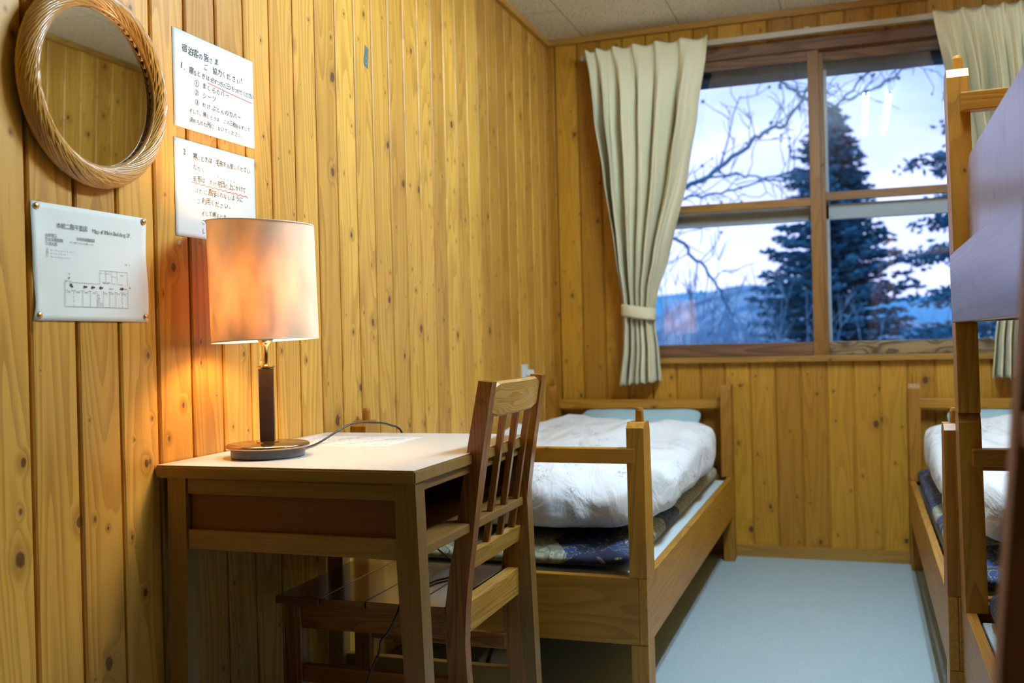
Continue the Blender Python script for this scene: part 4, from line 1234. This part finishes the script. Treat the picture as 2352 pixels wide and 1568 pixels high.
# ------------------------------------------------------------------ outside
GZ = -3.2
def ground_z(x, y):
    return GZ + 0.5 * math.sin(x * 0.15) + (y - 6) * -0.03
bm = bmesh.new()
xs = [-60 + 4 * i for i in range(38)]; ys = [7 + 3.5 * j for j in range(20)]
gr = [[bm.verts.new((x_, y_, ground_z(x_, y_) + 0.4 * mnoise.noise(Vector((x_ * .2, y_ * .2, 0))))) for x_ in xs] for y_ in ys]
for a, b in zip(gr, gr[1:]):
    for i in range(len(a) - 1): bm.faces.new((a[i], a[i + 1], b[i + 1], b[i]))
struct(mesh_obj('ground', bm, M_SNOWY, None, smooth=True))
def ridge(name, Y, depth, hf, mat, x0, x1, n=90):
    bm = bmesh.new(); rows = []
    for j in range(9):
        v = j / 8; row = []
        for i in range(n + 1):
            x_ = x0 + (x1 - x0) * i / n
            h = hf(x_) + 0.02 * Y * mnoise.noise(Vector((x_ * 0.05 * 200 / Y, v * 3, Y)))
            base_ = -14
            z_ = base_ + (h - base_) * math.sin(min(1, v * 1.3) * math.pi / 2)
            row.append(bm.verts.new((x_, Y - depth * (1 - v), z_)))
        rows.append(row)
    for a, b in zip(rows, rows[1:]):
        for i in range(n): bm.faces.new((a[i], a[i + 1], b[i + 1], b[i]))
    return struct(mesh_obj(name, bm, mat, None, smooth=True))
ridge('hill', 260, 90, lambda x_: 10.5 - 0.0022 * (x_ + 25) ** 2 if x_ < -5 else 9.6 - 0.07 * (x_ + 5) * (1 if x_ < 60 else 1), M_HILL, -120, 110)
M_HILL2 = m_foliage('hazy_wooded_slope', (0.11, 0.26, 0.38), (0.34, 0.52, 0.60), 0.8)  # blue of the distance haze mixed into the slope's own mottled colour
ridge('hill', 70, 25, lambda x_: 0.6 + 3.5 * math.exp(-((x_ + 4.5) / 8) ** 2), M_HILL2, -40, 40, 120)

def conifer(name, x, y, top, width, label, seed, gap=(0.0,), lean=0.0, density=1.0, spray=0.16):
    root = thing(name, label, 'tree', (x, y, GZ), 0, 'conifers outside the window')
    r = random.Random(seed)
    Ht = top - GZ
    bm = bmesh.new(); tube(bm, [(0, 0, 0), (0.03, 0, Ht * 0.5), (lean, 0, Ht)], [0.20, 0.12, 0.02], 10)
    mesh_obj('trunk', bm, M_BARK, root, smooth=True)
    bm = bmesh.new()
    z_ = Ht * 0.22
    while z_ < Ht - 0.05:
        fr = 1 - z_ / Ht
        blen = width * (fr ** 0.85) * r.uniform(0.78, 1.12) + 0.08
        nb = max(4, int(9 * density * r.uniform(0.8, 1.2)))
        a0 = r.uniform(0, 6.28)
        for k in range(nb):
            a = a0 + 2 * math.pi * k / nb + r.uniform(-0.25, 0.25)
            bl = blen * r.uniform(0.55, 1.15)
            droop = 0.15 + 0.25 * fr
            steps = max(3, int(bl / 0.085))
            for s in range(1, steps + 1):
                q = s / steps
                bx, by = math.cos(a) * bl * q, math.sin(a) * bl * q
                bz = z_ - droop * bl * q + 0.22 * bl * q * q
                nl = 3 if q > 0.25 else 1
                for _ in range(nl):
                    c_ = Vector((bx + lean * (z_ / Ht), by, bz)) + Vector((r.gauss(0, 1), r.gauss(0, 1), r.gauss(0, .45))) * 0.05
                    dr = Vector((math.cos(a + r.uniform(-1.1, 1.1)), math.sin(a + r.uniform(-1.1, 1.1)), r.uniform(-0.45, 0.35))).normalized()
                    sd = dr.cross(Vector((r.uniform(-1, 1), r.uniform(-1, 1), 1.4))).normalized()
                    ln = spray * r.uniform(0.6, 1.2); wd = spray * 0.27 * r.uniform(0.7, 1.3)
                    up = dr.cross(sd) * wd * 0.5
                    # a small three-sided spindle tuft with real thickness
                    p0 = bm.verts.new(c_ - dr * ln * .5); p1 = bm.verts.new(c_ + sd * wd); p2 = bm.verts.new(c_ - sd * wd * .6 + up); p3 = bm.verts.new(c_ - sd * wd * .6 - up); p4 = bm.verts.new(c_ + dr * ln * .5)
                    for (A_, B_) in ((p1, p2), (p2, p3), (p3, p1)):
                        bm.faces.new((p0, A_, B_)); bm.faces.new((p4, B_, A_))
        z_ += r.uniform(0.12, 0.19) * (0.6 + 0.5 * fr)
    me_o = mesh_obj('foliage', bm, M_CONIF, root)
    return root
conifer('conifer_tree', 0.98, 20.0, 5.35, 2.9, 'tall dark conifer standing behind the middle of the window', 21, density=1.6, spray=0.20)
# layered pine at the right
def pine(x, y, label, seed):
    root = thing('pine_tree', label, 'tree', (x, y, GZ), 0, 'conifers outside the window')
    r = random.Random(seed)
    bm = bmesh.new(); tube(bm, [(0, 0, 0), (0.05, 0, 4), (0.0, 0, 8.2)], [0.2, 0.14, 0.04], 10)
    mesh_obj('trunk', bm, M_BARK, root, smooth=True)
    bmf = bmesh.new(); bmb = bmesh.new()
    tiers = [(0.9, 1.55), (1.35, 1.35), (1.9, 1.55), (2.35, 1.25), (2.62, 1.20), (3.15, 1.30), (3.62, 0.85), (4.05, 0.8), (4.5, 0.7)]
    for (zz, bl) in tiers:
        for a in (math.pi, math.pi * 0.83, math.pi * 1.2, 0.3, -0.6, 1.6, 4.4, 2.2):
            b_ = bl * r.uniform(0.82, 1.0)
            a += r.uniform(-0.12, 0.12)
            pts = [(math.cos(a) * b_ * q, math.sin(a) * b_ * q, zz - GZ + 0.12 * math.sin(q * 3) - 0.05 * q) for q in (0, .3, .6, .85, 1)]
            tube(bmb, pts, [0.03, 0.022, 0.015, 0.01, 0.006], 5)
            n_ = int(b_ * 85)
            for s in range(n_):
                q = r.uniform(0.22, 1.03) ** 0.8
                c_ = Vector((math.cos(a) * b_ * q, math.sin(a) * b_ * q, zz - GZ + 0.12 * math.sin(q * 3) - 0.05 * q)) + Vector((r.gauss(0, .07), r.gauss(0, .07), r.gauss(0.03, .045)))
                dr = Vector((r.uniform(-1, 1), r.uniform(-1, 1), r.uniform(-.3, .7))).normalized()
                sd = dr.cross(Vector((0.3, 0.2, 1))).normalized()
                ln, wd = r.uniform(0.07, 0.15), r.uniform(0.012, 0.028)
                up = dr.cross(sd) * wd
                p0 = bmf.verts.new(c_ - dr * ln * .5); p1 = bmf.verts.new(c_ + sd * wd); p2 = bmf.verts.new(c_ - sd * wd + up); p3 = bmf.verts.new(c_ - sd * wd - up); p4 = bmf.verts.new(c_ + dr * ln * .5)
                for (A_, B_) in ((p1, p2), (p2, p3), (p3, p1)):
                    bmf.faces.new((p0, A_, B_)); bmf.faces.new((p4, B_, A_))
    mesh_obj('branches', bmb, M_BARK, root, smooth=True)
    mesh_obj('foliage', bmf, M_CONIF, root)
pine(3.35, 14.0, 'layered pine at the right of the window behind the bunk post', 4)

# bare deciduous tree, left
def bare_tree():
    root = thing('bare_tree', 'leafless tree reaching its branches in from the left of the window', 'tree', (-1.6, 10.0, GZ))
    r = random.Random(12)
    bmT = bmesh.new(); bmT2 = bmesh.new()
    off = Vector((1.6, -10.0, -GZ))
    def br(pts, r0, r1, lvl):
        pts = [Vector(p) + off for p in pts]
        sp = crspline(pts, 5)
        n_ = len(sp)
        sp = [p + Vector((r.gauss(0, 1), r.gauss(0, 1), r.gauss(0, 1))) * 0.012 * (1 if 0 < i < n_ - 1 else 0) for i, p in enumerate(sp)]
        tube(bmT, sp, [r0 + (r1 - r0) * i / (n_ - 1) for i in range(n_)], 6)
        twigs(sp, r0, lvl)
    def twigs(sp, r0, lvl):
        if lvl <= 0: return
        for i in range(2, len(sp) - 1):
            if r.random() < 0.75:
                d = (sp[i] - sp[i - 1]).normalized()
                sd = Vector((r.uniform(-1, 1), r.uniform(-.6, .6), r.uniform(-.8, 1))).normalized()
                dr = (d * 0.9 + sd * 0.9).normalized()
                ln = r.uniform(0.12, 0.42) * (0.6 + 0.5 * lvl / 2)
                pp = [sp[i]]
                for k in range(4):
                    dr = (dr + Vector((r.gauss(0, .22), r.gauss(0, .2), r.gauss(0.02, .22)))).normalized()
                    pp.append(pp[-1] + dr * ln / 4)
                tube(bmT2, pp, [0.0055, 0.0046, 0.004, 0.0033, 0.0025], 4)
                twigs(pp, r0, lvl - 1)
                if r.random() < 0.22:
                    bmesh.ops.create_icosphere(bmT2, subdivisions=1, radius=r.uniform(0.010, 0.022), matrix=Matrix.Translation(pp[-1]))
    br([(-1.6, 10, GZ), (-1.55, 10, -0.5), (-1.45, 10, 1.6), (-1.3, 10, 3.4), (-1.2, 10, 5.0)], 0.14, 0.05, 0)
    br([(-1.45, 10, 1.7), (-0.9, 10, 2.15), (-0.356, 10, 2.43), (-0.1, 10, 2.53), (0.324, 10, 2.81), (0.579, 9.95, 2.95), (0.80, 9.9, 3.05), (1.02, 9.8, 3.35), (1.25, 9.7, 3.70)], 0.036, 0.010, 2)
    br([(-0.1, 10, 2.53), (0.2, 10.1, 2.60), (0.5, 10.2, 2.55), (0.75, 10.2, 2.48)], 0.014, 0.006, 2)
    br([(-0.356, 10, 2.36), (-0.29, 10, 2.36), (0.0, 10, 2.40), (0.316, 10, 2.44), (0.694, 10, 2.546), (0.95, 10, 2.52)], 0.016, 0.007, 2)
    br([(0.55, 10, 3.9), (0.688, 10, 3.528), (0.82, 10, 3.38), (0.977, 10, 3.25), (1.3, 10, 3.2), (1.7, 10, 3.35), (2.0, 10, 3.55)], 0.020, 0.010, 2)
    br([(1.3, 10, 3.2), (1.55, 10, 3.5), (1.75, 10, 3.75), (2.1, 10, 3.95)], 0.013, 0.006, 2)
    br([(-1.4, 10, 2.4), (-0.9, 10, 3.0), (-0.4, 10, 3.45), (0.1, 10, 3.7)], 0.03, 0.010, 2)
    br([(-1.5, 10, 1.0), (-0.9, 10, 1.9), (-0.345, 10, 1.97), (-0.20, 10, 1.82), (-0.047, 10, 1.64), (0.12, 10, 1.372), (0.2, 10, 1.2)], 0.026, 0.009, 2)
    br([(0.12, 10, 2.60), (0.25, 10, 3.1), (0.34, 10, 3.35)], 0.010, 0.005, 2)
    mesh_obj('trunk_and_limbs', bmT, M_LIMB, root, smooth=True)
    mesh_obj('twigs', bmT2, M_LIMB, root, smooth=True)['kind'] = 'stuff'
bare_tree()
# thicket of bare shrubs on the slope: nobody could count it
def shrub(name, x, y, z0, h, w, n_, label, seed, mat, grp='bare bushes outside'):
    r = random.Random(seed)
    bm = bmesh.new()
    for k in range(n_):
        a, q = r.uniform(0, 6.28), r.random() ** 0.6
        p = Vector((0.12 * w * math.cos(a), 0.12 * w * math.sin(a), 0))
        dr = Vector((math.cos(a) * q * w / h * 0.7, math.sin(a) * q * 0.5, 1)).normalized()
        pp = [p]
        L_ = h * r.uniform(0.55, 1.0)
        for s in range(6):
            dr = (dr + Vector((r.gauss(0, .13), r.gauss(0, .13), r.gauss(0.03, .08)))).normalized()
            pp.append(pp[-1] + dr * L_ / 6)
        tube(bm, pp, [0.022, 0.018, 0.015, 0.012, 0.010, 0.008, 0.005], 4, caps=False)
        for s in range(2, 7):
            for _ in range(3):
                d2 = (dr + Vector((r.uniform(-1, 1), r.uniform(-1, 1), r.uniform(-.2, .9)))).normalized()
                e_ = pp[s] + d2 * r.uniform(0.2, 0.5)
                tube(bm, [pp[s], (pp[s] + e_) / 2 + Vector((0, 0, r.uniform(-.03, .05))), e_], [0.009, 0.007, 0.004], 3, caps=False)
    o = mesh_obj(name, bm, mat, None, smooth=True, loc=(x, y, z0))
    return tag(o, label, 'bush', grp)
shrub('bare_bush', -1.35, 17.0, ground_z(-1.3, 17) - 0.2, 6.3, 1.5, 70, 'tall bare bush at the left edge of the window view beside the curtain', 31, M_TWIG)
shrub('bare_bush', -0.3, 15.0, ground_z(-0.2, 19) - 0.2, 5.7, 2.2, 80, 'grey bare bush left of the tall conifer', 32, M_TWIG)
shrub('bare_bush', 0.85, 15.8, ground_z(0.5, 16) - 0.2, 5.0, 1.7, 60, 'grey bare bush in front of the tall conifer', 33, M_TWIG)
shrub('bare_bush', 2.6, 22.0, ground_z(2.5, 22) - 0.2, 5.2, 2.4, 60, 'grey bare bush right of the tall conifer', 34, M_TWIG)
